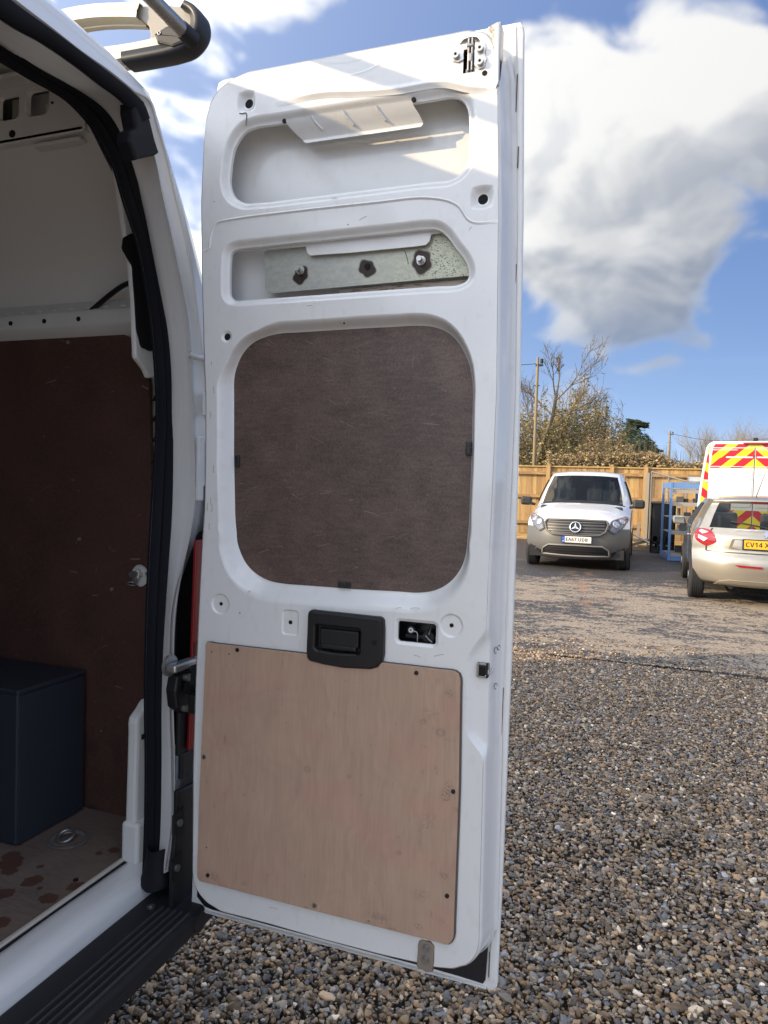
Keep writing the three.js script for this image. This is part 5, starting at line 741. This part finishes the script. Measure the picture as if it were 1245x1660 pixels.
// high van with red and yellow chevrons
{
  const v = thing('marked_van', 'tall white van with red and yellow warning chevrons parked behind the beige car', 'van', [2.92, 0, -14.0], -.135);
  const stripeTex = (mir) => dataTex(512, 512, (u, w) => { const x = mir ? Math.abs(u - .5) * 2.0 : u * 2.0, y = w * 2.2; const k = ((x * .92 + y + .02) / .37) % 1; return k < .5 ? [.56, .012, .025] : [.82, .66, .012]; }, true);
  const chev = new THREE.MeshStandardMaterial({ map: stripeTex(true), roughness: .35, side: THREE.DoubleSide });
  // body: rounded box section, tapering towards the roof
  const hw = y => y < .9 ? lerp(.94, 1.0, sst(.4, .8, y)) : lerp(1.0, .865, ((y - .9) / 1.5) ** 1.5);
  const sec = []; for (let i = 0; i <= 30; i++) { const y = lerp(.38, 2.33, i / 30); sec.push([hw(y), y]); } for (let i = 1; i <= 8; i++) { const a = i / 8 * Math.PI / 2; sec.push([lerp(hw(2.33) - .17, hw(2.33), Math.cos(a)), 2.33 + .20 * Math.sin(a)]); }
  const outl = [...sec, ...sec.slice().reverse().map(p => [-p[0], p[1]])];
  const zs = [[0, -.055], [-.004, -.028], [-.02, -.009], [-.055, 0], [-2, 0], [-5.2, 0]];
  part('body', [loft(zs.map(([z, d]) => ring(offsetPoly(outl, q => d), z))), flat(offsetPoly(outl, -.05), [], -.002)], VM.white, v);
  // rear doors, each with its blank upper panel, seam between
  const uvR = g => { const p = g.attributes.position, uv = new Float32Array(p.count * 2); for (let i = 0; i < p.count; i++) { uv[2 * i] = p.getX(i) / 2.0 + .5; uv[2 * i + 1] = p.getY(i) / 2.2; } g.setAttribute('uv', new THREE.BufferAttribute(uv, 2)); return g; };
  for (const s of [-1, 1]) {
    const dr = part('rear_door', slab(roundRect(s < 0 ? -.80 : .006, s < 0 ? -.006 : .80, .56, 2.40, .03), .0, .022, [], .006), VM.white, v);
    part('chevron_sheet', uvR(flat(s < 0 ? [[-.775, 2.0], [-.012, 2.0], [-.012, 2.385], [-.74, 2.385]] : [[.012, 2.0], [.775, 2.0], [.74, 2.385], [.012, 2.385]], [], .0255)), chev, dr);
    part('chevron_sheet', uvR(flat(s < 0 ? [[-.79, .6], [-.012, .6], [-.012, 1.18], [-.79, 1.18]] : [[.012, .6], [.79, .6], [.79, 1.18], [.012, 1.18]], [], .0255)), chev, dr);
    part('window_blank', slab(roundRect(s < 0 ? -.775 : .03, s < 0 ? -.03 : .775, 1.24, 1.97, .06), .022, .032, [], .005), VM.white, dr);
    part('pressed_bar', [slab(roundRect(s < 0 ? -.50 : .03, s < 0 ? -.03 : .50, 2.195, 2.225, .014), .025, .036, [], .004), span(s < 0 ? -.77 : .02, s < 0 ? -.02 : .77, 2.02, 2.035, .024, .034, .004), span(s < 0 ? -.74 : .02, s < 0 ? -.30 : .74, 2.345, 2.36, .024, .032, .004)], VM.white, dr);
    // corner posts with alternating blocks and slanting cuts
    for (let k = 0; k < 10; k++) { const y0 = .75 + k * .165, y1 = y0 + .165, x = y => s * (hw(y) - .055), w = y => s * (hw(y) - .165); part('corner_stripe', flat([[w(y0), y0 - .045], [x(y0), y0 + .045], [x(y1), y1 + .045], [w(y1), y1 - .045]], [], .006 + .001 * (k % 2)), k % 2 ? std(.82, .66, .012, .35) : std(.56, .012, .025, .35), v); }
    part('rear_lamp', box(.09, .42, .03, s * .93, .72, .0, .012), VM.red, v);
    part('door_hinge', [box(.05, .05, .03, s * .83, 1.74, .012, .008)], VM.white, v);
    wheel(v, s * .88, -1.3, .34, .22); wheel(v, s * .88, -4.3, .34, .22);
  }
  part('door_seam', span(-.005, .005, .56, 2.40, .0, .010), VM.dark, v);
  part('roof_stripe', uvR(flat([[-.74, 2.405], [.74, 2.405], [.70, 2.47], [-.70, 2.47]], [], .004)), chev, v);
  part('high_brake_light', box(.40, .035, .05, 0, 2.475, .03, .012), VM.red, v); part('brake_light_hood', box(.46, .03, .10, 0, 2.505, .0, .012), VM.white, v); part('rear_camera', box(.09, .07, .08, .0, 2.555, -.02, .02), VM.dark, v);
  part('rear_bumper', span(-.96, .96, .38, .54, -.05, .10, .03), VM.plastic, v);
}

// ---------------------------------------------------------------- yard furniture
{
  const blue = std(.12, .24, .48, .5), t = thing('shelf_trolley', 'blue steel shelf rack with four grey shelves beside the beige car', 'shelf rack', [1.80, 0, -15.9], .10);
  const W = .36, H = 1.72, Dp = .62;
  for (const x of [-W, W]) for (const z of [-Dp, Dp]) part('upright', span(x - .025, x + .025, 0.02, H, z - .025, z + .025, .004), blue, t);
  part('base_frame', [span(-W, W, .02, .12, Dp - .02, Dp + .02), span(-W, W, .02, .12, -Dp - .02, -Dp + .02), span(-W - .02, -W + .02, .02, .12, -Dp, Dp), span(W - .02, W + .02, .02, .12, -Dp, Dp)], blue, t);
  part('top_rail', [span(-W, W, H - .13, H, Dp - .012, Dp + .012), span(-W - .012, -W + .012, H - .13, H, -Dp, Dp), span(W - .012, W + .012, H - .13, H, -Dp, Dp)], blue, t);
  const grey = std(.34, .33, .31, .5, .2); for (const y of [.13, .62, .95, 1.24, 1.52]) { part('shelf', [span(-W + .02, W - .02, y, y + .02, -Dp + .02, Dp - .02), span(-W + .02, W - .02, y - .03, y + .05, Dp - .035, Dp - .022)], grey, t); }
  const R = rng(9); for (let i = 0; i < 12; i++) { const k = i % 4, y = [.15, .64, .97, 1.26][k], h = .06 + .14 * R(), x = -.25 + .5 * R(), z = -.4 + .85 * R(), w = R(), c = i % 3; tag(part(c ? 'parts_bin' : 'parts_can', c ? slab(roundRect(-.05 - .04 * w, .07, 0, h, .012), -.06, .06, [], .006).translate(1.80 + x, y + .021, -15.9 + z) : disc(.035, h, 1.80 + x, y + .021 + h / 2, -15.9 + z, 'y', 14), [std(.55, .55, .54, .4), std(.05, .05, .055, .5), std(.12, .13, .15, .4)][c], scene), ['pale metal can', 'small black bin', 'small grey bin'][c] + ' on the ' + ['lowest', 'second', 'third', 'fourth'][k] + ' shelf up of the blue rack', c ? 'bin' : 'can', c ? 'small bins on the blue shelf rack' : 'small cans on the blue shelf rack'); }
  tag(part('clear_tray', [span(1.83, 2.12, 1.74, 1.75, -15.5, -15.25), span(1.83, 1.85, 1.74, 1.84, -15.5, -15.25), span(2.10, 2.12, 1.74, 1.84, -15.5, -15.25), span(1.83, 2.12, 1.74, 1.84, -15.27, -15.25)], phys(.7, .78, .85, .2, 0, { transmission: .5, thickness: 0 }), scene), 'pale clear tray on top of the blue shelf rack', 'tray');
}
{
  const c = thing('stacked_crate', 'tall black slotted plastic crate standing behind the blue shelf rack', 'crate', [1.42, 0, -17.6]);
  part('crate_wall', [span(-.28, .28, .03, 1.22, -.28, -.25), span(-.28, -.25, .03, 1.22, -.28, .28), span(.25, .28, .03, 1.22, -.28, .28), span(-.28, .28, .42, 1.22, .25, .28), span(-.28, .28, .03, .12, .25, .28), span(-.28, .28, .25, .29, .25, .28), ...[-.27, -.12, .03, .18].map(x => span(x, x + .055, .12, .42, .25, .28))], VM.dark, c);
  part('crate_rim', [span(-.30, .30, 1.20, 1.25, -.30, .30, .01)], VM.plastic, c); part('light_slot', [...[-.2, -.05, .1].map(x => box(.06, .035, .006, x, .20, .247))], std(.5, .5, .48, .6), c);
}
// fence: posts, three rails a bay, feather-edge boards
{
  const Z = -20, f = thing('timber_fence', 'new orange-brown close-board timber fence across the back of the yard', 'fence', [0, 0, Z]);
  const tone = [0, 1, 2, 3, 4].map(k => phys(1, 1, 1, .8, 0, { map: dataTex(64, 256, (u, v) => { const g = n64(u * .6 + k * .2, v * .08), a = n16(u, v + k * .3); const q = .86 + .4 * (g - .5) + .35 * (a - .5) + (k - 2) * .11, dk = sst(.18, 0, v) * sst(.35, .7, a) * .4; return [.48 * q * (1 - dk), (.28 + .01 * k) * q * (1 - dk), .125 * q * (1 - dk)]; }) }));
  const R = rng(51), bd = [0, 1, 2].map(k => { const g = new THREE.BufferGeometry(); const w = .100 + .004 * k, t0 = .034, t1 = .006; const s = new THREE.Shape([[-w / 2, 0], [w / 2, 0], [w / 2, t1], [-w / 2, t0]].map(p => new THREE.Vector2(...p))); const e = new THREE.ExtrudeGeometry(s, { depth: 1.98, bevelEnabled: false }); e.rotateX(-Math.PI / 2); const p = e.attributes.position, uv = new Float32Array(p.count * 2); for (let i = 0; i < p.count; i++) { uv[2 * i] = p.getX(i) * 8; uv[2 * i + 1] = p.getY(i) / 2; } e.setAttribute('uv', new THREE.BufferAttribute(uv, 2)); return e; });
  for (let x = -5.2, i = 0; x < 6.2; x += .082, i++) { const m = part('board', bd[i % 3], tone[(R() * 5) | 0], f); m.position.set(x, .18 + .012 * (R() - .5), -.062 + .004 * R()); m.rotation.set(0, .02 * (R() - .5), .006 * (R() - .5)); }
  for (const x of [-4.45, -1.70, .08, .99, 2.72, 4.5, 6.1]) { const p = part('post', span(x - .06, x + .06, 0, 2.22, -.05, .07, .006), tone[3], f); part('post_cap', new THREE.CylinderGeometry(.02, .095, .05, 4).rotateY(Math.PI / 4).translate(x, 2.245, .01), tone[2], p); }
  const xs = [-5.2, -4.45, -1.70, .08, .99, 2.72, 4.5, 6.1]; for (let k = 0; k + 1 < xs.length; k++) for (const y of [.52, 1.30, 1.98]) part('rail', span(xs[k] + .061, xs[k + 1] - .061, y - .045, y + .045, -.035, .035, .006), tone[1], f);
  part('capping', span(-5.2, 6.2, 2.165, 2.20, -.075, -.005, .004), tone[4], f); for (let k = 0; k + 1 < xs.length; k++) part('gravel_board', span(xs[k] + .061, xs[k + 1] - .061, .0, .17, -.05, -.01, .004), tone[3], f);
}
// galvanised mesh gate leaning in front of the fence
{
  const g = thing('mesh_gate', 'galvanised steel frame with wire mesh standing in front of the timber fence', 'gate', [1.08, 0, -18.9], -.55); const galv = std(.24, .235, .22, .7, .4);
  part('gate_post', span(-.09, .03, 0, 2.02, -.05, .05, .006), std(.24, .20, .15, .7), g); part('frame_tube', cylBetween([.06, .1, 0], [.06, 2.05, 0], .022), galv, g); part('frame_tube', cylBetween([.55, .1, 0], [.55, 1.98, 0], .022), galv, g); part('frame_tube', cylBetween([1.05, .1, 0], [1.05, 1.75, 0], .022), galv, g); part('frame_tube', cylBetween([.06, 2.05, 0], [1.05, 1.80, 0], .022), galv, g); part('frame_tube', cylBetween([.06, .12, 0], [1.05, .12, 0], .022), galv, g); part('brace', cylBetween([.06, .9, 0], [1.05, 1.75, .02], .012), galv, g);
  const w = []; for (let i = 1; i < 14; i++) w.push(cylBetween([.06 + i * .07, .12, 0], [.06 + i * .07, 2.04 - i * .018, 0], .003, .003, 4)); for (let i = 1; i < 16; i++) w.push(cylBetween([.06, .12 + i * .115, 0], [1.05, .12 + i * .102, 0], .003, .003, 4)); part('wire_mesh', w, galv, g).userData.kind = 'stuff';
}
// broken timber lying by the gate
{
  const R = rng(88), wood = std(.26, .185, .12, .85), pale = std(.42, .36, .29, .85);
  [[[.62, .10, -18.0], [1.32, .34, -17.9], .07, .03], [[.72, .42, -18.1], [1.15, .22, -17.6], .06, .03], [[.66, .06, -17.7], [1.28, .10, -17.8], .09, .03], [[.80, .05, -18.4], [.88, .70, -18.3], .08, .035], [[.58, .04, -18.3], [1.1, .05, -18.5], .12, .04], [[.70, .25, -17.95], [1.38, .30, -18.2], .05, .03]].forEach(([a, b, w, t], i) => {
    const A = V3(...a), B = V3(...b), d = B.clone().sub(A), g = new THREE.BoxGeometry(w, d.length(), t, 1, 6, 1), p = g.attributes.position; for (let k = 0; k < p.count; k++) p.setX(k, p.getX(k) + .006 * (R() - .5)); g.computeVertexNormals(); g.applyQuaternion(new THREE.Quaternion().setFromUnitVectors(V3(0, 1, 0), d.clone().normalize())); g.translate(...A.add(B).multiplyScalar(.5).toArray());
    tag(part('timber_offcut', g, i % 2 ? pale : wood, scene), ['long dark timber offcut sloping up to the right by the gate', 'pale timber offcut sloping down to the right by the gate', 'dark timber offcut lying flat at the front of the pile', 'pale timber offcut leaning almost upright in the pile', 'wide dark timber offcut lying flat at the back of the pile', 'thin pale timber offcut laid across the top of the pile'][i], 'timber', 'timber offcuts piled by the mesh gate');
  });
}

// ---------------------------------------------------------------- what grows and stands beyond the fence
const bark = phys(1, 1, 1, .85, 0, { map: dataTex(64, 128, (u, v) => { const k = .7 + .6 * (n64(u, v) - .5) + .4 * (n16(u, v) - .5); return [.25 * k, .205 * k, .125 * k]; }) });
function branches(seed, base, dir, len, r, depth, opt, out = []) { // recursive limbs, out = [a, b, r0, r1, level]
  const R = opt.R; let p = V3(...base), d = dir.clone().normalize(); const n = depth >= 4 ? 4 : 3;
  for (let i = 0; i < n; i++) { const q = d.clone().add(V3((R() - .5), (R() - .35) * .6, (R() - .5)).multiplyScalar(opt.wob)).normalize(); const e = p.clone().addScaledVector(q, len / n), r0 = r * (1 - .45 * i / n), r1 = r * (1 - .45 * (i + 1) / n); out.push([p.toArray(), e.toArray(), r0, r1, depth]); if (depth > 0 && (i > 0 || depth < 3)) { const kk = depth >= 3 ? 2 : opt.k; for (let k = 0; k < kk; k++) if (R() < opt.p) { const s = q.clone().add(V3((R() - .5) * 2, (R() - .25) * 1.2 * opt.up, (R() - .5) * 2).multiplyScalar(opt.spread)).normalize(); branches(0, e.toArray(), s, len * (.5 + .28 * R()), r1 * .62, depth - 1, opt, out); } } p = e; d = q; }
  return out;
}
function limbGeo(L) { const by = []; for (const [a, b, r0, r1, k] of L) by.push(cylBetween(a, b, Math.max(r0, .005), Math.max(r1, .004), k > 2 ? 7 : k > 0 ? 4 : 3)); return by; }
function leafCloud(seed, n, where, size, cols, o = {}) { // many small two-triangle leaves as one vertex-coloured mesh
  const R = rng(seed), pos = [], c = [], idx = [], nor = [];
  for (let i = 0; i < n; i++) { const [x, y, z] = where(R), s = size * (.5 + R()), a = R() * 6.283, b = (R() - .5) * 2.6, u = V3(Math.cos(a), Math.sin(b) * .6, Math.sin(a)).multiplyScalar(s), w = V3(-Math.sin(a) * .4, Math.cos(b), Math.cos(a) * .4).multiplyScalar(s * (o.asp ?? .6)), k = pos.length / 3; const q = [[x - u.x, y - u.y, z - u.z], [x + w.x, y + w.y, z + w.z], [x + u.x, y + u.y, z + u.z], [x - w.x, y - w.y, z - w.z]]; for (const p of q) pos.push(...p); const cc = cols[(R() * cols.length) | 0], m = .7 + .6 * R(); for (let j = 0; j < 4; j++) c.push(cc[0] * m, cc[1] * m, cc[2] * m); idx.push(k, k + 1, k + 2, k, k + 2, k + 3); }
  const g = new THREE.BufferGeometry(); g.setAttribute('position', new THREE.Float32BufferAttribute(pos, 3)); g.setAttribute('color', new THREE.Float32BufferAttribute(c, 3)); g.setIndex(idx); g.computeVertexNormals(); return g;
}
const leafMat = phys(1, 1, 1, .8, 0, { vertexColors: true, transmission: .15, thickness: 0 });
const OL = [[.34, .28, .10], [.42, .33, .13], [.48, .37, .17], [.27, .28, .09], [.52, .41, .20], [.22, .19, .08]], RUST = [[.46, .30, .16], [.40, .28, .15], [.52, .38, .23], [.30, .22, .12], [.36, .29, .15]], PINE = [[.03, .055, .02], [.05, .085, .03], [.08, .115, .04], [.04, .065, .03]];
{ // bare tree rising out of the bushes
  const t = thing('bare_tree', 'pale leaning bare tree with a few dry leaves above the bushes at left', 'tree', [-2.55, 0, -22.4]);
  const o = { R: rng(21), wob: .30, k: 2, p: .82, spread: .74, up: .95 };
  const tr = [[[0, 0, 0], [.06, 1.9, 0], .10, .085, 5], [[.06, 1.9, 0], [.30, 2.9, 0], .085, .075, 5], [[.30, 2.9, 0], [.62, 3.9, .02], .07, .06, 5], [[.62, 3.9, .02], [.72, 4.6, .03], .06, .05, 5]]; const L = [];
  for (const [b, d, l, r, k] of [[[.72, 4.6, .03], [.18, 1, .1], 1.0, .040, 3], [[.70, 4.4, .02], [.8, .7, .2], 1.7, .036, 3], [[.62, 3.9, 0], [-.7, .8, .2], 1.3, .035, 3], [[.3, 2.9, 0], [-.35, 1, -.2], 1.8, .04, 3], [[.62, 3.9, 0], [1, .3, .1], 1.5, .034, 3], [[.45, 3.4, 0], [.9, .5, .2], 1.6, .03, 3], [[.7, 4.5, 0], [-.2, 1, .1], 1.3, .035, 3], [[.06, 1.9, 0], [-.5, 1, .2], 2.0, .04, 3]]) branches(0, b, V3(...d), l * .62, r * .8, k, o, L);
  part('trunk', limbGeo(tr), bark, t); const tips = L.filter(q => q[4] <= 1); part('branches', limbGeo(L), bark, t);
  part('dry_leaves', leafCloud(5, 420, R => { const q = tips[(R() * tips.length) | 0], s = R(); return [lerp(q[0][0], q[1][0], s), lerp(q[0][1], q[1][1], s) - .02, lerp(q[0][2], q[1][2], s)]; }, .034, [[.34, .24, .13], [.28, .19, .09], [.38, .29, .15]]), leafMat, t);
}
function bush(name, label, cat, at, rx, ry, rz, seed, cols, nLeaf, nTwig, size = .05, dome = .5) {
  const t = thing(name, label, cat, at), lump = (x, z) => 1 + .30 * NZ.noise(x * 1.6 + seed, z * 1.6, seed) + .20 * NZ.noise(x * 4 + seed, z * 4, 2); const R = rng(seed);
  const tw = []; for (let i = 0; i < nTwig; i++) { const a = R() * 6.283, q = Math.sqrt(R()), x = rx * q * Math.cos(a), z = rz * q * Math.sin(a), top = ry * Math.pow(1 - q * q * .85, dome) * lump(x, z) * (.75 + .42 * R()); let p = [x * .55, 0, z * .55]; for (let k = 1; k <= 3; k++) { const e = [lerp(x * .55, x, k / 3) + .12 * (R() - .5), top * k / 3, lerp(z * .55, z, k / 3) + .12 * (R() - .5)]; tw.push(cylBetween(p, e, .018 * (1.2 - k / 3), .012 * (1.1 - k / 3) + .003, 4)); p = e; } for (let k = 0; k < 3; k++) tw.push(cylBetween(p, [p[0] + .5 * (R() - .5), p[1] + .35 * R(), p[2] + .4 * (R() - .5)], .007, .003, 3)); }
  part('stems', tw, bark, t);
  part('foliage', leafCloud(seed + 1, nLeaf, Q => { const a = Q() * 6.283, q = Math.sqrt(Q()), x = rx * q * Math.cos(a), z = rz * q * Math.sin(a), top = ry * Math.pow(1 - q * q * .85, dome) * lump(x, z), cl = .5 + .5 * NZ.noise(x * 3 + seed, z * 3, 7 + Q() * .5); return [x + .1 * (Q() - .5), top * Math.pow(Q(), .42) * (.93 + .12 * cl), z]; }, size, cols), leafMat, t); return t;
}
bush('olive_bush', 'olive-brown half bare bush around the foot of the leaning tree', 'bush', [-2.2, 0, -23.2], 1.9, 4.15, 1.2, 31, [...OL, ...RUST.slice(0, 2)], 26000, 260, .044);
bush('brown_bush', 'tall brown twiggy bush to the right of the leaning tree', 'bush', [-1.0, 0, -24.0], 1.75, 4.5, 1.1, 37, [...OL, ...RUST.slice(2, 4)], 24000, 300, .044);
bush('green_bush', 'low green bush against the fence at the far left', 'bush', [-3.6, 0, -22.2], 1.3, 3.3, .9, 43, OL, 14000, 90, .036);
bush('rust_bush', 'rust-brown rounded bush behind the fence left of the dark conifer', 'bush', [-.15, 0, -23.0], 1.45, 3.3, .8, 47, [...RUST, ...OL.slice(0, 3)], 16000, 170, .034);
{ // clipped beech hedge, still holding its brown leaves
  const t = thing('beech_hedge', 'long brown leafy hedge along the far side of the timber fence', 'hedge', [1.5, 0, -22.0]); const R = rng(61), tw = [];
  for (let i = 0; i < 420; i++) { const x = -3.4 + 8.6 * R(), z = -.5 + R(), h = 2.62 - .22 * sst(-.6, 1, x) + .35 * NZ.noise(x * .9, 3, 1) + .42 * R(); tw.push(cylBetween([x, 1.2, z], [x + .15 * (R() - .5), h + .12, z + .1 * (R() - .5)], .008, .003, 3)); } part('twigs', tw, bark, t);
  part('leaves', leafCloud(62, 34000, Q => { const x = -3.5 + 8.8 * Q(), z = -.55 + 1.1 * Q(), h = 2.62 - .22 * sst(-.6, 1, x) + .35 * NZ.noise(x * .9, 3, 1) + .25 * NZ.noise(x * 5, 3, z * 4); return [x, h * (1 - .5 * Q() * Q()), z]; }, .04, [...RUST, ...OL.slice(0, 3), [.20, .15, .10], [.16, .13, .07]]), leafMat, t);
}
{ // dark conifer with a bent leader
  const t = thing('dark_conifer', 'small dark green conifer with a lopsided top beyond the hedge', 'tree', [.42, 0, -36]); t.scale.set(1.3, 1.0, 1.3);
  part('trunk', limbGeo([[[0, 0, 0], [0, 3.4, 0], .14, .09, 4], [[0, 3.4, 0], [-.12, 4.6, 0], .08, .04, 4], [[-.12, 4.6, 0], [-.02, 5.1, 0], .04, .02, 4]]), bark, t);
  part('crown', leafCloud(71, 11000, Q => { const k = Q(), a = Q() * 6.283; if (k < .70) { const r = 1.05 * Math.sqrt(Q()), y = 2.6 + 2.15 * Math.pow(Q(), .7) * (1 - .75 * (r / 1.05) ** 2) + .35 * NZ.noise(Math.cos(a) * 2, Math.sin(a) * 2, r * 3); return [r * Math.cos(a) * (1 + .25 * NZ.noise(y * 3, a, 1)), y, r * Math.sin(a)]; } if (k < .80) { const r = .40 * Math.pow(Q(), .7), l = .12 + r * Math.cos(a); return [l, 4.98 + .30 * (Q() - .5) * (1.1 - r) - .34 * l + .06 * NZ.noise(l * 9, a, 3), .7 * r * Math.sin(a)]; } if (k < .84) { const r = .30 * Q(); return [-.16 + r * Math.cos(a), 4.3 + .7 * Q(), r * Math.sin(a)]; } const r = 1.0 * Math.sqrt(Q()), w = Math.floor(Q() * 14) * .449; return [(.35 + .8 * r) * Math.cos(w) + .12 * (Q() - .5), 3.1 + .9 * ((w * 7.3) % 1) + .1 * (Q() - .5), (.35 + .8 * r) * Math.sin(w)]; }, .075, PINE, { asp: .35 }), leafMat, t);
}
function farTree(label, at, h, seed) { const t = thing('far_bare_tree', label, 'tree', at); const o = { R: rng(seed), wob: .25, k: 3, p: .8, spread: .75, up: .9 }, L = []; for (let i = 0; i < 9; i++) branches(0, [0, h * .22, 0], V3((o.R() - .5) * 2.4, 1, (o.R() - .5) * 2.4), h * .40, .12, 3, o, L); part('trunk', cylBetween([0, 0, 0], [0, h * .25, 0], .22, .18, 8), bark, t); part('branches', limbGeo(L), std(.34, .30, .25, .9), t); }
farTree('broad bare grey tree far beyond the fence, above the marked van', [5.9, 0, -60], 7.4, 81);
farTree('lower bare grey tree far off, right of the broad one', [8.6, 0, -66], 7.6, 85);
function pole(label, at, h, r, wires) { const p = thing('utility_pole', label, 'pole', at); part('shaft', cylBetween([0, 0, 0], [0, h, 0], r, r * .75, 12), std(.30, .235, .14, .85), p); part('bracket', [box(r * 4, .06, .08, r, h - .25, 0), disc(.05, .14, r * 2.2, h - .12, 0, 'y', 10)], VM.dark, p); part('step_iron', [box(r * 3, .03, .03, 0, h - .9, 0)], VM.dark, p); return p; }
pole('wooden utility pole beside the leaning bare tree', [-2.42, 0, -22], 5.75, .058);
pole('thin distant utility pole right of the dark conifer', [2.83, 0, -60], 6.6, .10);
tag(part('overhead_wire', tube([[-2.42, 5.55, -22], [-9, 5.5, -23], [-16, 5.7, -24]], .010, 24, 4), VM.dark, scene), 'thin overhead wire leading left from the wooden utility pole', 'wire');
tag(part('overhead_wire', tube([[2.83, 6.4, -60], [6, 5.9, -60.5], [10, 6.1, -61]], .014, 24, 4), VM.dark, scene), 'thin overhead wire leading right from the distant utility pole', 'wire');
{ // long wooded rise that closes the view
  const g = leafCloud(91, 26000, Q => { const x = -130 + 260 * Q(), h = 2.2 + 1.2 * NZ.noise(x * .05, 2, 1) + .8 * NZ.noise(x * .3, 5, 1); return [x, h * Math.pow(Q(), .6), -118 + 8 * Q()]; }, .45, [[.07, .07, .05], [.09, .075, .05], [.06, .06, .045]]); const m = part('distant_hedgerow', g, leafMat, scene); m.userData.kind = 'stuff'; m.userData.label = 'low far hedgerow on the horizon'; m.userData.category = 'hedgerow';
}
{ // unseen block added ahead of the van to cast the shadow across the yard
  const w = thing('shadow_block', 'unseen flat-roofed block added ahead of the white van to cast the yard shadow', 'shadow_caster', [-7.96, 0, 2.46], .5836);
  const wall = std(.42, .38, .33, .85); part('wall', [span(-1.9, 1.9, 0, 4.3, -1.5, -1.4), span(-1.9, 1.9, 0, 4.3, 1.4, 1.5), span(-1.9, -1.8, 0, 4.3, -1.4, 1.4), span(1.8, 1.9, 0, 4.3, -1.4, 1.4)], wall, w); part('roof', span(-1.95, 1.95, 4.3, 4.42, -1.52, 1.52), std(.10, .10, .10, .9), w); part('door', span(1.9, 1.94, 0, 2.1, -.45, .45), std(.12, .16, .2, .5), w);
}

renderer.render(scene, camera);
